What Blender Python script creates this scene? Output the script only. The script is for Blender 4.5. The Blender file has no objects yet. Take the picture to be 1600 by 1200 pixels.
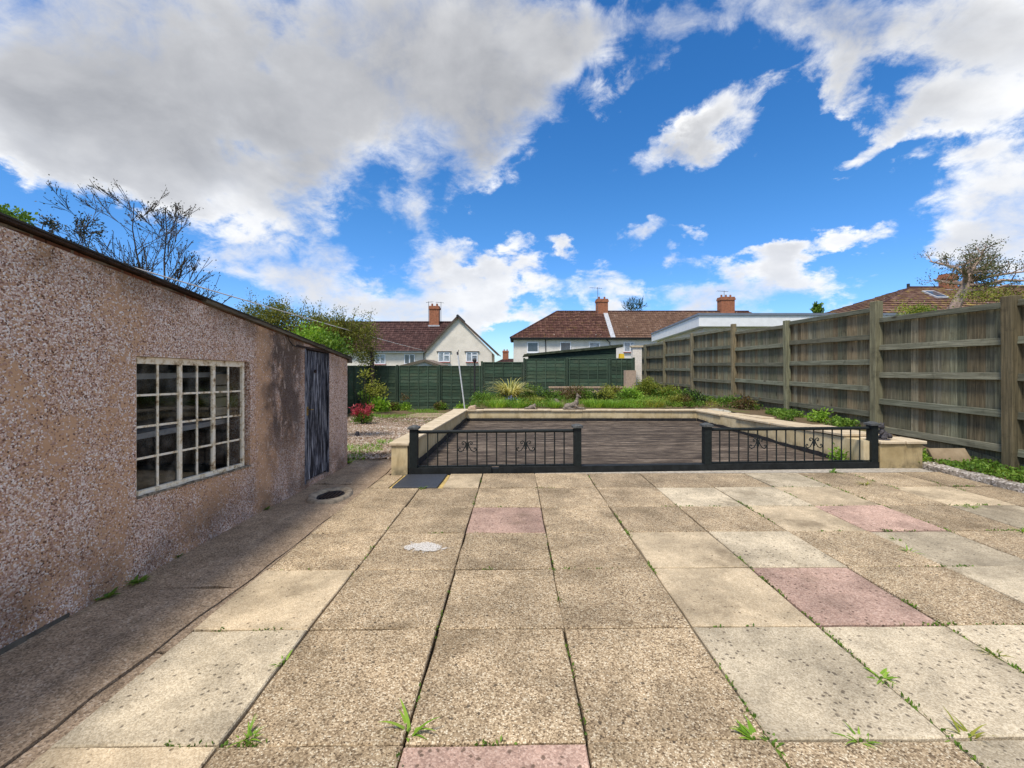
import bpy, bmesh, math, random
import numpy as np
from mathutils import Vector, Matrix, noise as mnoise
random.seed(7); RNG = np.random.default_rng(7)
SC = bpy.context.scene
COL = SC.collection
R = math.radians
# ------------------------------------------------------------------ camera
F, CX, HY, EYE = 678.0, 803.0, 573.0, 1.5
cam_d = bpy.data.cameras.new('camera'); cam = bpy.data.objects.new('camera', cam_d); COL.objects.link(cam)
cam.location = (0, 0, EYE); cam.rotation_euler = (R(90), 0, 0)
cam_d.sensor_width = 36; cam_d.lens = 36*F/1600; cam_d.shift_x = -3/1600; cam_d.shift_y = -27/1600
cam_d.clip_start = .05; cam_d.clip_end = 3000
SC.camera = cam
# ------------------------------------------------------------------ colour management
SC.view_settings.view_transform = 'Standard'; SC.view_settings.look = 'None'
SC.view_settings.gamma = 1; SC.view_settings.use_curve_mapping = False
SC.view_settings.exposure = 1.0
# ------------------------------------------------------------------ sun
SUN_EL, SUN_AZ = R(60), R(-146)          # azimuth measured from +Y towards +X: high behind the camera and to the left
sd = Vector((math.cos(SUN_EL)*math.sin(SUN_AZ), math.cos(SUN_EL)*math.cos(SUN_AZ), math.sin(SUN_EL)))
sun_d = bpy.data.lights.new('sun', 'SUN'); sun = bpy.data.objects.new('sun', sun_d); COL.objects.link(sun)
sun_d.energy = 2.2; sun_d.angle = R(12); sun_d.color = (1, .93, .82)
sun.rotation_euler = sd.to_track_quat('Z', 'Y').to_euler()
# ------------------------------------------------------------------ node helpers
def nd(nt, typ, ins=None, **props):
    n = nt.nodes.new(typ)
    for k, v in props.items(): setattr(n, k, v)
    for k, v in (ins or {}).items():
        s = n.inputs[k]
        if isinstance(v, bpy.types.NodeSocket): nt.links.new(v, s)
        else:
            if isinstance(v, tuple) and len(v) == 3 and s.type == 'RGBA': v = (*v, 1)
            s.default_value = v
    return n
def mth(nt, op, a, b=0.0, c=0.0, clamp=False):
    return nd(nt, 'ShaderNodeMath', {0: a, 1: b, 2: c}, operation=op, use_clamp=clamp).outputs[0]
def vmth(nt, op, a, b=(0, 0, 0)):
    n = nd(nt, 'ShaderNodeVectorMath', {0: a, 1: b}, operation=op)
    return n.outputs['Value'] if op in ('LENGTH', 'DOT_PRODUCT', 'DISTANCE') else n.outputs[0]
def mixc(nt, f, a, b, mode='MIX'):
    return nd(nt, 'ShaderNodeMix', {0: f, 6: a, 7: b}, data_type='RGBA', blend_type=mode).outputs[2]
def noi(nt, vec, scale, detail=3.0, rough=.55, dist=0.0):
    return nd(nt, 'ShaderNodeTexNoise', {'Vector': vec, 'Scale': scale, 'Detail': detail, 'Roughness': rough, 'Distortion': dist}).outputs[0]
def vor(nt, vec, scale, feature='F1', rnd=1.0):
    return nd(nt, 'ShaderNodeTexVoronoi', {'Vector': vec, 'Scale': scale, 'Randomness': rnd}, feature=feature)
def mapr(nt, v, a, b, c=0.0, d=1.0, smooth=True):
    return nd(nt, 'ShaderNodeMapRange', {0: v, 1: a, 2: b, 3: c, 4: d}, interpolation_type='SMOOTHSTEP' if smooth else 'LINEAR').outputs[0]
def ramp(nt, f, stops, interp='LINEAR'):
    n = nd(nt, 'ShaderNodeValToRGB', {0: f}); e = n.color_ramp.elements; n.color_ramp.interpolation = interp
    e[0].position, e[0].color = stops[0][0], (*stops[0][1], 1)
    e[1].position, e[1].color = stops[-1][0], (*stops[-1][1], 1)
    for p, c in stops[1:-1]:
        x = e.new(p); x.color = (*c, 1)
    return n.outputs[0]
def xyz(nt, v):
    n = nd(nt, 'ShaderNodeSeparateXYZ', {0: v}); return n.outputs
def comb(nt, x, y, z): return nd(nt, 'ShaderNodeCombineXYZ', {0: x, 1: y, 2: z}).outputs[0]
# ------------------------------------------------------------------ sky with broken cloud
def px_dir(px, py): return ((px-CX)/F, (HY-py)/F)
W = bpy.data.worlds.new('World'); SC.world = W; W.use_nodes = True
def build_world():
    nt = W.node_tree; nt.nodes.clear()
    out = nd(nt, 'ShaderNodeOutputWorld')
    d = nd(nt, 'ShaderNodeTexCoord').outputs['Generated']
    x, y, z = xyz(nt, d)
    sky = nd(nt, 'ShaderNodeTexSky', sky_type='NISHITA', sun_disc=False, sun_elevation=SUN_EL, sun_rotation=SUN_AZ,
             air_density=1.0, dust_density=.15, ozone_density=2.0).outputs[0]
    sky = nd(nt, 'ShaderNodeHueSaturation', {'Saturation': 1.34, 'Value': 1.0, 'Color': sky}).outputs[0]
    sky = mixc(nt, 1.0, sky, mixc(nt, mapr(nt, z, 0.0, .36), (.55, .74, 1.12), (.80, .93, 1.06)), 'MULTIPLY')
    # tangent-plane position of the direction, for placing cloud masses on the sky
    yy = mth(nt, 'MAXIMUM', y, .06)
    u = mth(nt, 'DIVIDE', x, yy); v = mth(nt, 'DIVIDE', z, yy)
    zz = mth(nt, 'MAXIMUM', z, .0)
    p2 = comb(nt, u, v, 0.0)
    # noise lookup in a space that flattens clouds towards the horizon and enlarges them overhead
    den = mth(nt, 'ADD', zz, .62)
    nv = comb(nt, mth(nt, 'DIVIDE', x, den), mth(nt, 'DIVIDE', y, den), mth(nt, 'MULTIPLY', mth(nt, 'DIVIDE', zz, den), 1.25))
    def warp(scale, amt, det):
        w = nd(nt, 'ShaderNodeTexNoise', {'Vector': nv, 'Scale': scale, 'Detail': det, 'Roughness': .6}).outputs[1]
        return nd(nt, 'ShaderNodeVectorMath', {0: vmth(nt, 'SUBTRACT', w, (.5, .5, .5)), 3: amt}, operation='SCALE').outputs[0]
    p2w = vmth(nt, 'ADD', vmth(nt, 'ADD', p2, warp(3.0, .26, 2.0)), warp(11.0, .16, 6.0))
    blobs = [  # px, py, rx, ry, angle, weight
        (250, 40, 620, 190, 0, 1.25), (330, 200, 330, 130, 8, 1.25), (60, 190, 200, 100, 14, 1.1), (660, 90, 300, 170, 0, 1.2),
        (810, 90, 125, 170, 10, 1.1), (770, 225, 90, 62, -35, .82), (850, 30, 80, 90, 0, .85), (375, 280, 150, 66, -6, 1.1), (175, 265, 150, 48, 20, .9), (40, 255, 90, 40, 0, .8),
        (445, 378, 112, 74, 10, 1.1), (352, 385, 44, 30, 0, .55), (645, 345, 84, 56, -12, 1.15), (668, 272, 46, 42, 10, .62), (735, 298, 34, 26, -30, .5), (620, 482, 280, 52, 0, 1.2),
        (470, 448, 110, 54, 0, .95), (795, 455, 78, 62, -20, 1.0), (690, 425, 80, 40, 10, .9), (960, 465, 80, 54, 0, 1.0), (1090, 456, 76, 54, 0, 1.1), (1185, 438, 96, 42, -20, .95),
        (1225, 408, 44, 36, 0, .85), (1320, 378, 100, 24, -12, .7), (1275, 458, 110, 36, -6, .85), (990, 390, 54, 22, -22, .66), (1073, 388, 46, 13, -8, .6), (898, 414, 32, 24, 0, .75),
        (1130, 185, 125, 62, -42, .92), (1055, 238, 100, 34, -38, .80), (1015, 100, 34, 64, 22, .9), (960, 15, 110, 56, -4, .8), (1080, 20, 90, 44, -8, .7), (950, 60, 50, 50, 0, .4), (955, 145, 40, 34, -30, .55),
        (1250, 40, 130, 80, 20, .9), (1285, 130, 60, 70, 10, .75), (1240, 150, 70, 30, -10, .35),
        (1500, 80, 240, 140, 0, 1.25), (1480, 190, 130, 56, 6, 1.0), (1590, 350, 120, 120, -35, 1.05), (1500, 385, 60, 40, -40, .7), (1375, 228, 90, 30, -20, .8), (1315, 165, 60, 36, 20, .5),
        (1560, 265, 70, 26, -20, .5), (1440, 265, 60, 18, -10, .35),
    ]
    field = None
    for (bx, by, rx, ry, ang, wt) in blobs:
        c = px_dir(bx, by)
        m = nd(nt, 'ShaderNodeMapping', {'Vector': p2w, 'Location': (c[0], c[1], 0), 'Rotation': (0, 0, R(-ang)), 'Scale': (rx/F, ry/F, 1)}, vector_type='TEXTURE')
        L = vmth(nt, 'LENGTH', m.outputs[0])
        b = mapr(nt, L, 1.32, .1, 0.0, wt)
        field = b if field is None else mth(nt, 'ADD', field, b)
    field = mth(nt, 'SUBTRACT', 1.4, mth(nt, 'DIVIDE', 1.4, mth(nt, 'ADD', 1.0, mth(nt, 'MULTIPLY', field, .66))))   # soft saturation
    field = mth(nt, 'MULTIPLY', field, 1.22)
    # away from the view: open, broken cover of the same kind
    g = mth(nt, 'MAXIMUM', mth(nt, 'DIVIDE', mth(nt, 'ABSOLUTE', u), 1.45), mth(nt, 'DIVIDE', v, 1.05))
    g = mapr(nt, g, .85, 1.35)
    gen = mapr(nt, noi(nt, nv, 1.5, 2.0), .36, .62, .15, .95)
    field = nd(nt, 'ShaderNodeMix', {0: g, 2: field, 3: gen}, data_type='FLOAT').outputs[0]
    n1 = noi(nt, nv, 4.6, 12.0, .60, .2)
    n2 = noi(nt, vmth(nt, 'ADD', nv, (-.03, -.015, .045)), 4.6, 7.0, .58, .2)
    fine = noi(nt, nv, 16.0, 9.0, .68, .5)
    soft = noi(nt, nv, 2.4, 3.0)
    dens = mth(nt, 'ADD', field, mth(nt, 'MULTIPLY', mth(nt, 'SUBTRACT', n1, .5), 2.1))
    dens2 = mth(nt, 'ADD', field, mth(nt, 'MULTIPLY', mth(nt, 'SUBTRACT', n2, .5), 2.1))
    a0 = mth(nt, 'ADD', dens, mth(nt, 'MULTIPLY', mth(nt, 'SUBTRACT', fine, .5), mapr(nt, field, .3, 1.1, .95, .25)))
    edge_w = mapr(nt, soft, .36, .64, .62, 1.15)
    a = nd(nt, 'ShaderNodeMapRange', {0: a0, 1: .30, 2: edge_w, 3: 0.0, 4: 1.0}, interpolation_type='SMOOTHSTEP').outputs[0]
    a = mth(nt, 'MULTIPLY', a, mapr(nt, field, .02, .16))
    # the deep core of a thick cloud is grey underneath, thin edges are lit through
    thick = mapr(nt, mth(nt, 'ADD', field, mth(nt, 'MULTIPLY', mth(nt, 'SUBTRACT', n1, .5), 1.1)), .42, .98)
    relief = mapr(nt, mth(nt, 'SUBTRACT', dens, dens2), -.42, .38, 0.0, 1.0, False)
    high = mapr(nt, z, .10, .42)
    core = mixc(nt, high, (.66, .68, .73), (.355, .365, .39))
    core = mixc(nt, mth(nt, 'MULTIPLY', relief, .30), core, (.92, .92, .93))
    lit = mixc(nt, relief, (.74, .77, .83), (1.12, 1.12, 1.11))
    cloud = mixc(nt, mth(nt, 'MULTIPLY', thick, mapr(nt, noi(nt, nv, 2.0, 5.0), .30, .56, .40, 1.0)), lit, core)
    cloud = mixc(nt, mapr(nt, z, 0.0, .10), (.86, .89, .94), cloud)
    bg1 = nd(nt, 'ShaderNodeBackground', {0: sky, 1: .084})
    bg2 = nd(nt, 'ShaderNodeBackground', {0: cloud, 1: .555})
    mix = nd(nt, 'ShaderNodeMixShader', {0: mth(nt, 'MULTIPLY', a, .97), 1: bg1.outputs[0], 2: bg2.outputs[0]})
    nt.links.new(mix.outputs[0], out.inputs[0])
build_world()
W.cycles.sampling_method = 'MANUAL'; W.cycles.sample_map_resolution = 512
# ------------------------------------------------------------------ mesh helpers
def at(px, py, Y):
    return Vector(((px-CX)/F*Y, Y, EYE-(py-HY)/F*Y))
def gr(px, py, z=0.0):
    Y = (EYE-z)*F/(py-HY); return Vector(((px-CX)/F*Y, Y, z))
def tag(o, label=None, cat=None, group=None, kind=None):
    if label: o['label'] = label
    if cat: o['category'] = cat
    if group: o['group'] = group
    if kind: o['kind'] = kind
    return o
def empty(name, loc, label=None, cat=None, group=None):
    o = bpy.data.objects.new(name, None); COL.objects.link(o); o.location = loc; o.empty_display_size = .1
    return tag(o, label, cat, group)
def wloc(o):
    v = Vector((0, 0, 0))
    while o is not None: v = v+Vector(o.location); o = o.parent
    return v
def link(name, me, m=None, parent=None, loc=None):
    """link a mesh whose coordinates are relative to loc (a world point)"""
    o = bpy.data.objects.new(name, me); COL.objects.link(o)
    if m and not me.materials: me.materials.append(m)
    if parent: o.parent = parent
    L = Vector(loc) if loc is not None else wloc(parent) if parent else Vector((0, 0, 0))
    o.location = L-(wloc(parent) if parent else Vector((0, 0, 0)))
    return o
class MB:
    def __init__(s): s.v = []; s.f = []
    def add(s, vs, fs):
        n = len(s.v); s.v += [tuple(v) for v in vs]; s.f += [tuple(i+n for i in f) for f in fs]; return s
    def box(s, a, b):
        (x0, y0, z0), (x1, y1, z1) = a, b
        return s.hexa([(x0, y0, z0), (x1, y0, z0), (x1, y1, z0), (x0, y1, z0), (x0, y0, z1), (x1, y0, z1), (x1, y1, z1), (x0, y1, z1)])
    def hexa(s, p):  # 4 bottom (ccw from above), 4 top
        return s.add(p, [(3, 2, 1, 0), (4, 5, 6, 7), (0, 1, 5, 4), (1, 2, 6, 5), (2, 3, 7, 6), (3, 0, 4, 7)])
    def prism(s, poly, z0, z1):
        n = len(poly)
        vs = [(p[0], p[1], z0) for p in poly]+[(p[0], p[1], z1) for p in poly]
        return s.add(vs, [tuple(range(n-1, -1, -1)), tuple(range(n, 2*n))]+[(i, (i+1) % n, n+(i+1) % n, n+i) for i in range(n)])
    def tube(s, pts, rad, n=6, cap=True):
        pts = [Vector(p) for p in pts]; m = len(pts)
        if not hasattr(rad, '__len__'): rad = [rad]*m
        up = None; rings = []
        for i in range(m):
            t = (pts[min(i+1, m-1)]-pts[max(i-1, 0)]).normalized()
            if up is None: up = t.orthogonal().normalized()
            up = (up-t*up.dot(t))
            up = up.normalized() if up.length > 1e-6 else t.orthogonal().normalized()
            b = t.cross(up)
            rings.append([pts[i]+(up*math.cos(2*math.pi*k/n)+b*math.sin(2*math.pi*k/n))*rad[i] for k in range(n)])
        vs = [v for r in rings for v in r]
        fs = [(i*n+k, i*n+(k+1) % n, (i+1)*n+(k+1) % n, (i+1)*n+k) for i in range(m-1) for k in range(n)]
        if cap: fs += [tuple(range(n-1, -1, -1)), tuple(range((m-1)*n, m*n))]
        return s.add(vs, fs)
    def build(s, name, m, parent=None, org=None, smooth=False, bevel=0.0):
        o_ = Vector(org) if org is not None else (wloc(parent) if parent else Vector((0, 0, 0)))
        me = bpy.data.meshes.new(name)
        me.from_pydata([tuple(Vector(v)-o_) for v in s.v], [], s.f); me.update()
        if bevel:
            bm = bmesh.new(); bm.from_mesh(me)
            bmesh.ops.bevel(bm, geom=[e for e in bm.edges], offset=bevel, segments=1, affect='EDGES', profile=.7)
            bm.to_mesh(me); bm.free()
        if smooth: me.polygons.foreach_set('use_smooth', [True]*len(me.polygons))
        return link(name, me, m, parent, o_)
def fast(name, V, Fq, m, parent=None, org=(0, 0, 0), smooth=False):
    V = np.asarray(V, dtype=np.float64)-np.asarray(org); Fq = np.asarray(Fq, dtype=np.int32)
    me = bpy.data.meshes.new(name); k = Fq.shape[1]
    me.vertices.add(len(V)); me.vertices.foreach_set('co', V.ravel())
    me.loops.add(Fq.size); me.loops.foreach_set('vertex_index', Fq.ravel())
    me.polygons.add(len(Fq)); me.polygons.foreach_set('loop_start', np.arange(0, Fq.size, k)); me.polygons.foreach_set('loop_total', np.full(len(Fq), k))
    if smooth: me.polygons.foreach_set('use_smooth', np.ones(len(Fq), dtype=bool))
    me.update(calc_edges=True); me.validate()
    return link(name, me, m, parent, org)
def unit(a): return a/np.maximum(np.linalg.norm(a, axis=-1, keepdims=True), 1e-9)
class Leaves:
    """many small leaf faces in one mesh"""
    def __init__(s): s.V = []; s.F = []; s.n = 0
    def put(s, P, D, L, Wd, fold=.25):
        P = np.asarray(P, float); D = unit(np.asarray(D, float)); n = len(P)
        L = np.broadcast_to(np.asarray(L, float), (n,))[:, None]; Wd = np.broadcast_to(np.asarray(Wd, float), (n,))[:, None]
        S = unit(np.cross(D, RNG.normal(size=(n, 3)))); N = np.cross(D, S)
        mid = P+D*L*.5-N*Wd*fold
        V = np.stack([P, mid+S*Wd*.5+N*Wd*fold, P+D*L-N*Wd*fold*.6, mid-S*Wd*.5+N*Wd*fold], 1).reshape(-1, 3)
        s.V.append(V); s.F.append(np.arange(n*4).reshape(n, 4)+s.n); s.n += n*4; return s
    def blades(s, P, D, L, Wd, droop=.6, seg=3):
        P = np.asarray(P, float); n = len(P); D = unit(np.asarray(D, float))
        L = np.broadcast_to(np.asarray(L, float), (n,))[:, None]; Wd = np.broadcast_to(np.asarray(Wd, float), (n,))[:, None]
        H = D.copy(); H[:, 2] = 0; H = unit(H+RNG.normal(size=H.shape)*[1e-3, 1e-3, 0]); S = unit(np.cross(H, [0, 0, 1.0]))
        rows = []; cur = P.copy(); d = D.copy()
        for k in range(seg+1):
            t = k/seg; w = Wd*(1-t**1.6*.93)*(.55+.45*min(1, t*4))
            rows.append(cur-S*w*.5); rows.append(cur+S*w*.5)
            cur = cur+d*L/seg; d = unit(d+np.concatenate([H[:, :2]*.25, -np.ones((n, 1))], 1)*droop*(.35+t)*2/seg)
        V = np.stack(rows, 1); m = 2*(seg+1)
        base = (np.arange(n)*m)[:, None, None]+s.n
        q = np.array([[2*k, 2*k+1, 2*k+3, 2*k+2] for k in range(seg)])[None]
        s.V.append(V.reshape(-1, 3)); s.F.append((base+q).reshape(-1, 4)); s.n += n*m; return s
    def build(s, name, m, parent=None, org=(0, 0, 0)):
        return fast(name, np.concatenate(s.V), np.concatenate(s.F), m, parent, org)
def crown(c, rad, n_clump, per, spread, L, Wd, lv=None, up=.3, shell=.55, zmin=None):
    """leaf clumps through an uneven ellipsoid"""
    lv = lv or Leaves(); c = np.asarray(c, float); rad = np.asarray(rad, float)
    D = unit(RNG.normal(size=(n_clump, 3))); r = RNG.uniform(shell, 1.0, (n_clump, 1))**.7
    wob = np.array([.78+.5*mnoise.noise(Vector(d)*1.7+Vector(c)) for d in D])[:, None]
    C = c+D*r*rad*wob
    P = np.repeat(C, per, 0)+RNG.normal(size=(n_clump*per, 3))*spread
    Dd = unit(unit(P-c)*.6+RNG.normal(size=P.shape)*.8+[0, 0, up])
    if zmin is not None:
        k = P[:, 2] > zmin; P, Dd = P[k], Dd[k]
    lv.put(P, Dd, RNG.uniform(.6, 1.2, len(P))*L, RNG.uniform(.7, 1.1, len(P))*Wd); return lv
def soft_body(name, ells, m, parent=None, org=None, vox=.012, tubes=()):
    """ellipsoids and tapered limbs fused into one continuous skin"""
    bm = bmesh.new()
    for (c, r, rot) in ells:
        M = Matrix.Translation(Vector(c)) @ Matrix.Rotation(rot[2], 4, 'Z') @ Matrix.Rotation(rot[1], 4, 'Y') @ Matrix.Rotation(rot[0], 4, 'X') @ Matrix.Diagonal((*r, 1))
        bmesh.ops.create_icosphere(bm, subdivisions=2, radius=1, matrix=M)
    me = bpy.data.meshes.new(name); bm.to_mesh(me); bm.free()
    mb = MB()
    for pts, rad in tubes: mb.tube(pts, rad, 8)
    if mb.v:
        bm = bmesh.new(); bm.from_mesh(me)
        vs = [bm.verts.new(v) for v in mb.v]
        for f in mb.f: bm.faces.new([vs[i] for i in f])
        bm.to_mesh(me); bm.free()
    o = bpy.data.objects.new(name, me); COL.objects.link(o)
    md = o.modifiers.new('r', 'REMESH'); md.mode = 'VOXEL'; md.voxel_size = vox
    sm = o.modifiers.new('s', 'SMOOTH'); sm.iterations = 2; sm.factor = .5
    dg = bpy.context.evaluated_depsgraph_get(); dg.update()
    me2 = bpy.data.meshes.new_from_object(o.evaluated_get(dg)); bpy.data.objects.remove(o)
    L = Vector(org) if org is not None else wloc(parent)
    me2.transform(Matrix.Translation(-L)); me2.polygons.foreach_set('use_smooth', [True]*len(me2.polygons))
    return link(name, me2, m, parent, L)
def copy_tree(o, parent=None):
    c = o.copy(); COL.objects.link(c)
    if parent: c.parent = parent
    for ch in list(o.children): copy_tree(ch, c)
    return c
# ------------------------------------------------------------------ materials
def newmat(name, rough=.85, spec=.3):
    m = bpy.data.materials.new(name); m.use_nodes = True; nt = m.node_tree
    b = nt.nodes['Principled BSDF']; b.inputs['Roughness'].default_value = rough; b.inputs['Specular IOR Level'].default_value = spec
    return m, nt, b
def ocoord(nt, jitter=True, gen='Object'):
    c = nd(nt, 'ShaderNodeTexCoord').outputs[gen]
    if not jitter: return c
    r = nd(nt, 'ShaderNodeObjectInfo').outputs['Random']
    return vmth(nt, 'ADD', c, comb(nt, mth(nt, 'MULTIPLY', r, 37.0), mth(nt, 'MULTIPLY', r, 91.0), mth(nt, 'MULTIPLY', r, 53.0)))
def objrnd(nt): return nd(nt, 'ShaderNodeObjectInfo').outputs['Random']
def bump(nt, b, h, strength=.5, dist=.01):
    n = nd(nt, 'ShaderNodeBump', {'Height': h, 'Strength': strength, 'Distance': dist}); nt.links.new(n.outputs[0], b.inputs['Normal'])
def setc(nt, b, c): nt.links.new(c, b.inputs['Base Color'])
def simple(name, c, rough=.7, spec=.3, metal=0.0, var=.18, scale=14.0):
    m, nt, b = newmat(name, rough, spec); b.inputs['Metallic'].default_value = metal
    v = ocoord(nt); f = mapr(nt, noi(nt, v, scale, 5.0, .65), .3, .7, 1-var, 1+var)
    setc(nt, b, mixc(nt, 1.0, (*c, 1), nd(nt, 'ShaderNodeCombineColor', {0: f, 1: f, 2: f}).outputs[0], 'MULTIPLY'))
    bump(nt, b, noi(nt, v, scale*3, 4.0), .15, .005)
    return m
def slab_mat(name, stops, pits, base_noise, grain=95.0, pit_scale=26.0, pit_thr=.2, coarse=True, bstr=.55):
    m, nt, b = newmat(name, .93, .2); v = ocoord(nt); r = objrnd(nt)
    w = vor(nt, v, grain); cr = nd(nt, 'ShaderNodeSeparateColor', {0: w.outputs['Color']}).outputs[0]
    c = ramp(nt, cr, stops)
    if coarse:   # grains sit in a darker bed
        c = mixc(nt, mapr(nt, w.outputs['Distance'], .35, .75, 0.0, .75), c, base_noise)
    else:
        c = mixc(nt, .50, c, base_noise)
    p = vor(nt, vmth(nt, 'ADD', v, nd(nt, 'ShaderNodeVectorMath', {0: nd(nt, 'ShaderNodeTexNoise', {'Vector': v, 'Scale': 40.0}).outputs[1], 3: .02}, operation='SCALE').outputs[0]), pit_scale)
    pr = nd(nt, 'ShaderNodeSeparateColor', {0: p.outputs['Color']}).outputs[1]
    pm = mth(nt, 'MULTIPLY', mapr(nt, p.outputs['Distance'], .30, .16), mth(nt, 'LESS_THAN', pr, mth(nt, 'MULTIPLY', mapr(nt, noi(nt, v, 2.6, 2.0), .38, .66, .15, 1.8), pit_thr)))
    c = mixc(nt, mth(nt, 'MULTIPLY', pm, .8), c, pits)
    big = mapr(nt, noi(nt, v, 2.3, 6.0, .6), .3, .7, .72, 1.20)
    big = mth(nt, 'MULTIPLY', big, mapr(nt, noi(nt, v, 11.0, 5.0, .7), .3, .72, .88, 1.1))
    big = mth(nt, 'MULTIPLY', big, mapr(nt, r, 0, 1, .80, 1.10, False))
    c = mixc(nt, 1.0, c, nd(nt, 'ShaderNodeCombineColor', {0: big, 1: big, 2: mth(nt, 'MULTIPLY', big, .99)}).outputs[0], 'MULTIPLY')
    st = mapr(nt, noi(nt, vmth(nt, 'ADD', v, (7, 3, 1)), 1.3, 7.0, .68), .52, .70)
    c = mixc(nt, mth(nt, 'MULTIPLY', st, .50), c, (.105, .075, .042))
    setc(nt, b, c)
    h = mth(nt, 'SUBTRACT', mth(nt, 'MULTIPLY', w.outputs['Distance'], -.6), mth(nt, 'MULTIPLY', pm, 1.2))
    bump(nt, b, h, bstr, .006); return m
M = {}
M['slab_brown'] = slab_mat('slab_brown', [(0, (.085, .058, .036)), (.2, (.22, .155, .092)), (.44, (.45, .335, .205)), (.8, (.585, .46, .30)), (1, (.73, .64, .475))], (.06, .045, .032), (.285, .207, .126), 142, 30, .16)
M['slab_cream'] = slab_mat('slab_cream', [(0, (.28, .205, .13)), (.5, (.50, .395, .255)), (1, (.70, .59, .42))], (.14, .10, .06), (.50, .395, .26), 170, 34, .22, False, .35)
M['slab_pale'] = slab_mat('slab_pale', [(0, (.25, .20, .135)), (.5, (.50, .42, .295)), (1, (.74, .65, .49))], (.11, .085, .06), (.49, .405, .28), 160, 30, .5, False, .4)
M['slab_pink'] = slab_mat('slab_pink', [(0, (.18, .11, .09)), (.6, (.50, .33, .255)), (1, (.70, .53, .43))], (.13, .085, .06), (.50, .335, .26), 130, 28, .62, False, .45)
def m_concrete():
    m, nt, b = newmat('path_concrete', .92, .2); v = ocoord(nt, False)
    w = vor(nt, v, 120.0); cr = nd(nt, 'ShaderNodeSeparateColor', {0: w.outputs['Color']}).outputs[0]
    c = ramp(nt, cr, [(0, (.13, .095, .064)), (.5, (.36, .262, .172)), (.88, (.50, .375, .255)), (1, (.60, .50, .38))])
    c = mixc(nt, .3, c, (.33, .238, .155))
    f = mth(nt, 'MULTIPLY', mapr(nt, noi(nt, v, 1.6, 7.0, .62), .28, .74, .72, 1.25), mapr(nt, noi(nt, v, 9.0, 6.0, .7), .3, .7, .8, 1.14))
    c = mixc(nt, 1.0, c, nd(nt, 'ShaderNodeCombineColor', {0: f, 1: f, 2: f}).outputs[0], 'MULTIPLY')
    c = mixc(nt, mth(nt, 'MULTIPLY', mapr(nt, noi(nt, v, 3.1, 5.0, .7), .55, .72), .3), c, (.15, .125, .07))
    setc(nt, b, c); bump(nt, b, mth(nt, 'ADD', w.outputs['Distance'], mth(nt, 'MULTIPLY', noi(nt, v, 18.0, 5.0), 2.0)), .45, .006); return m
M['concrete'] = m_concrete()
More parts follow.
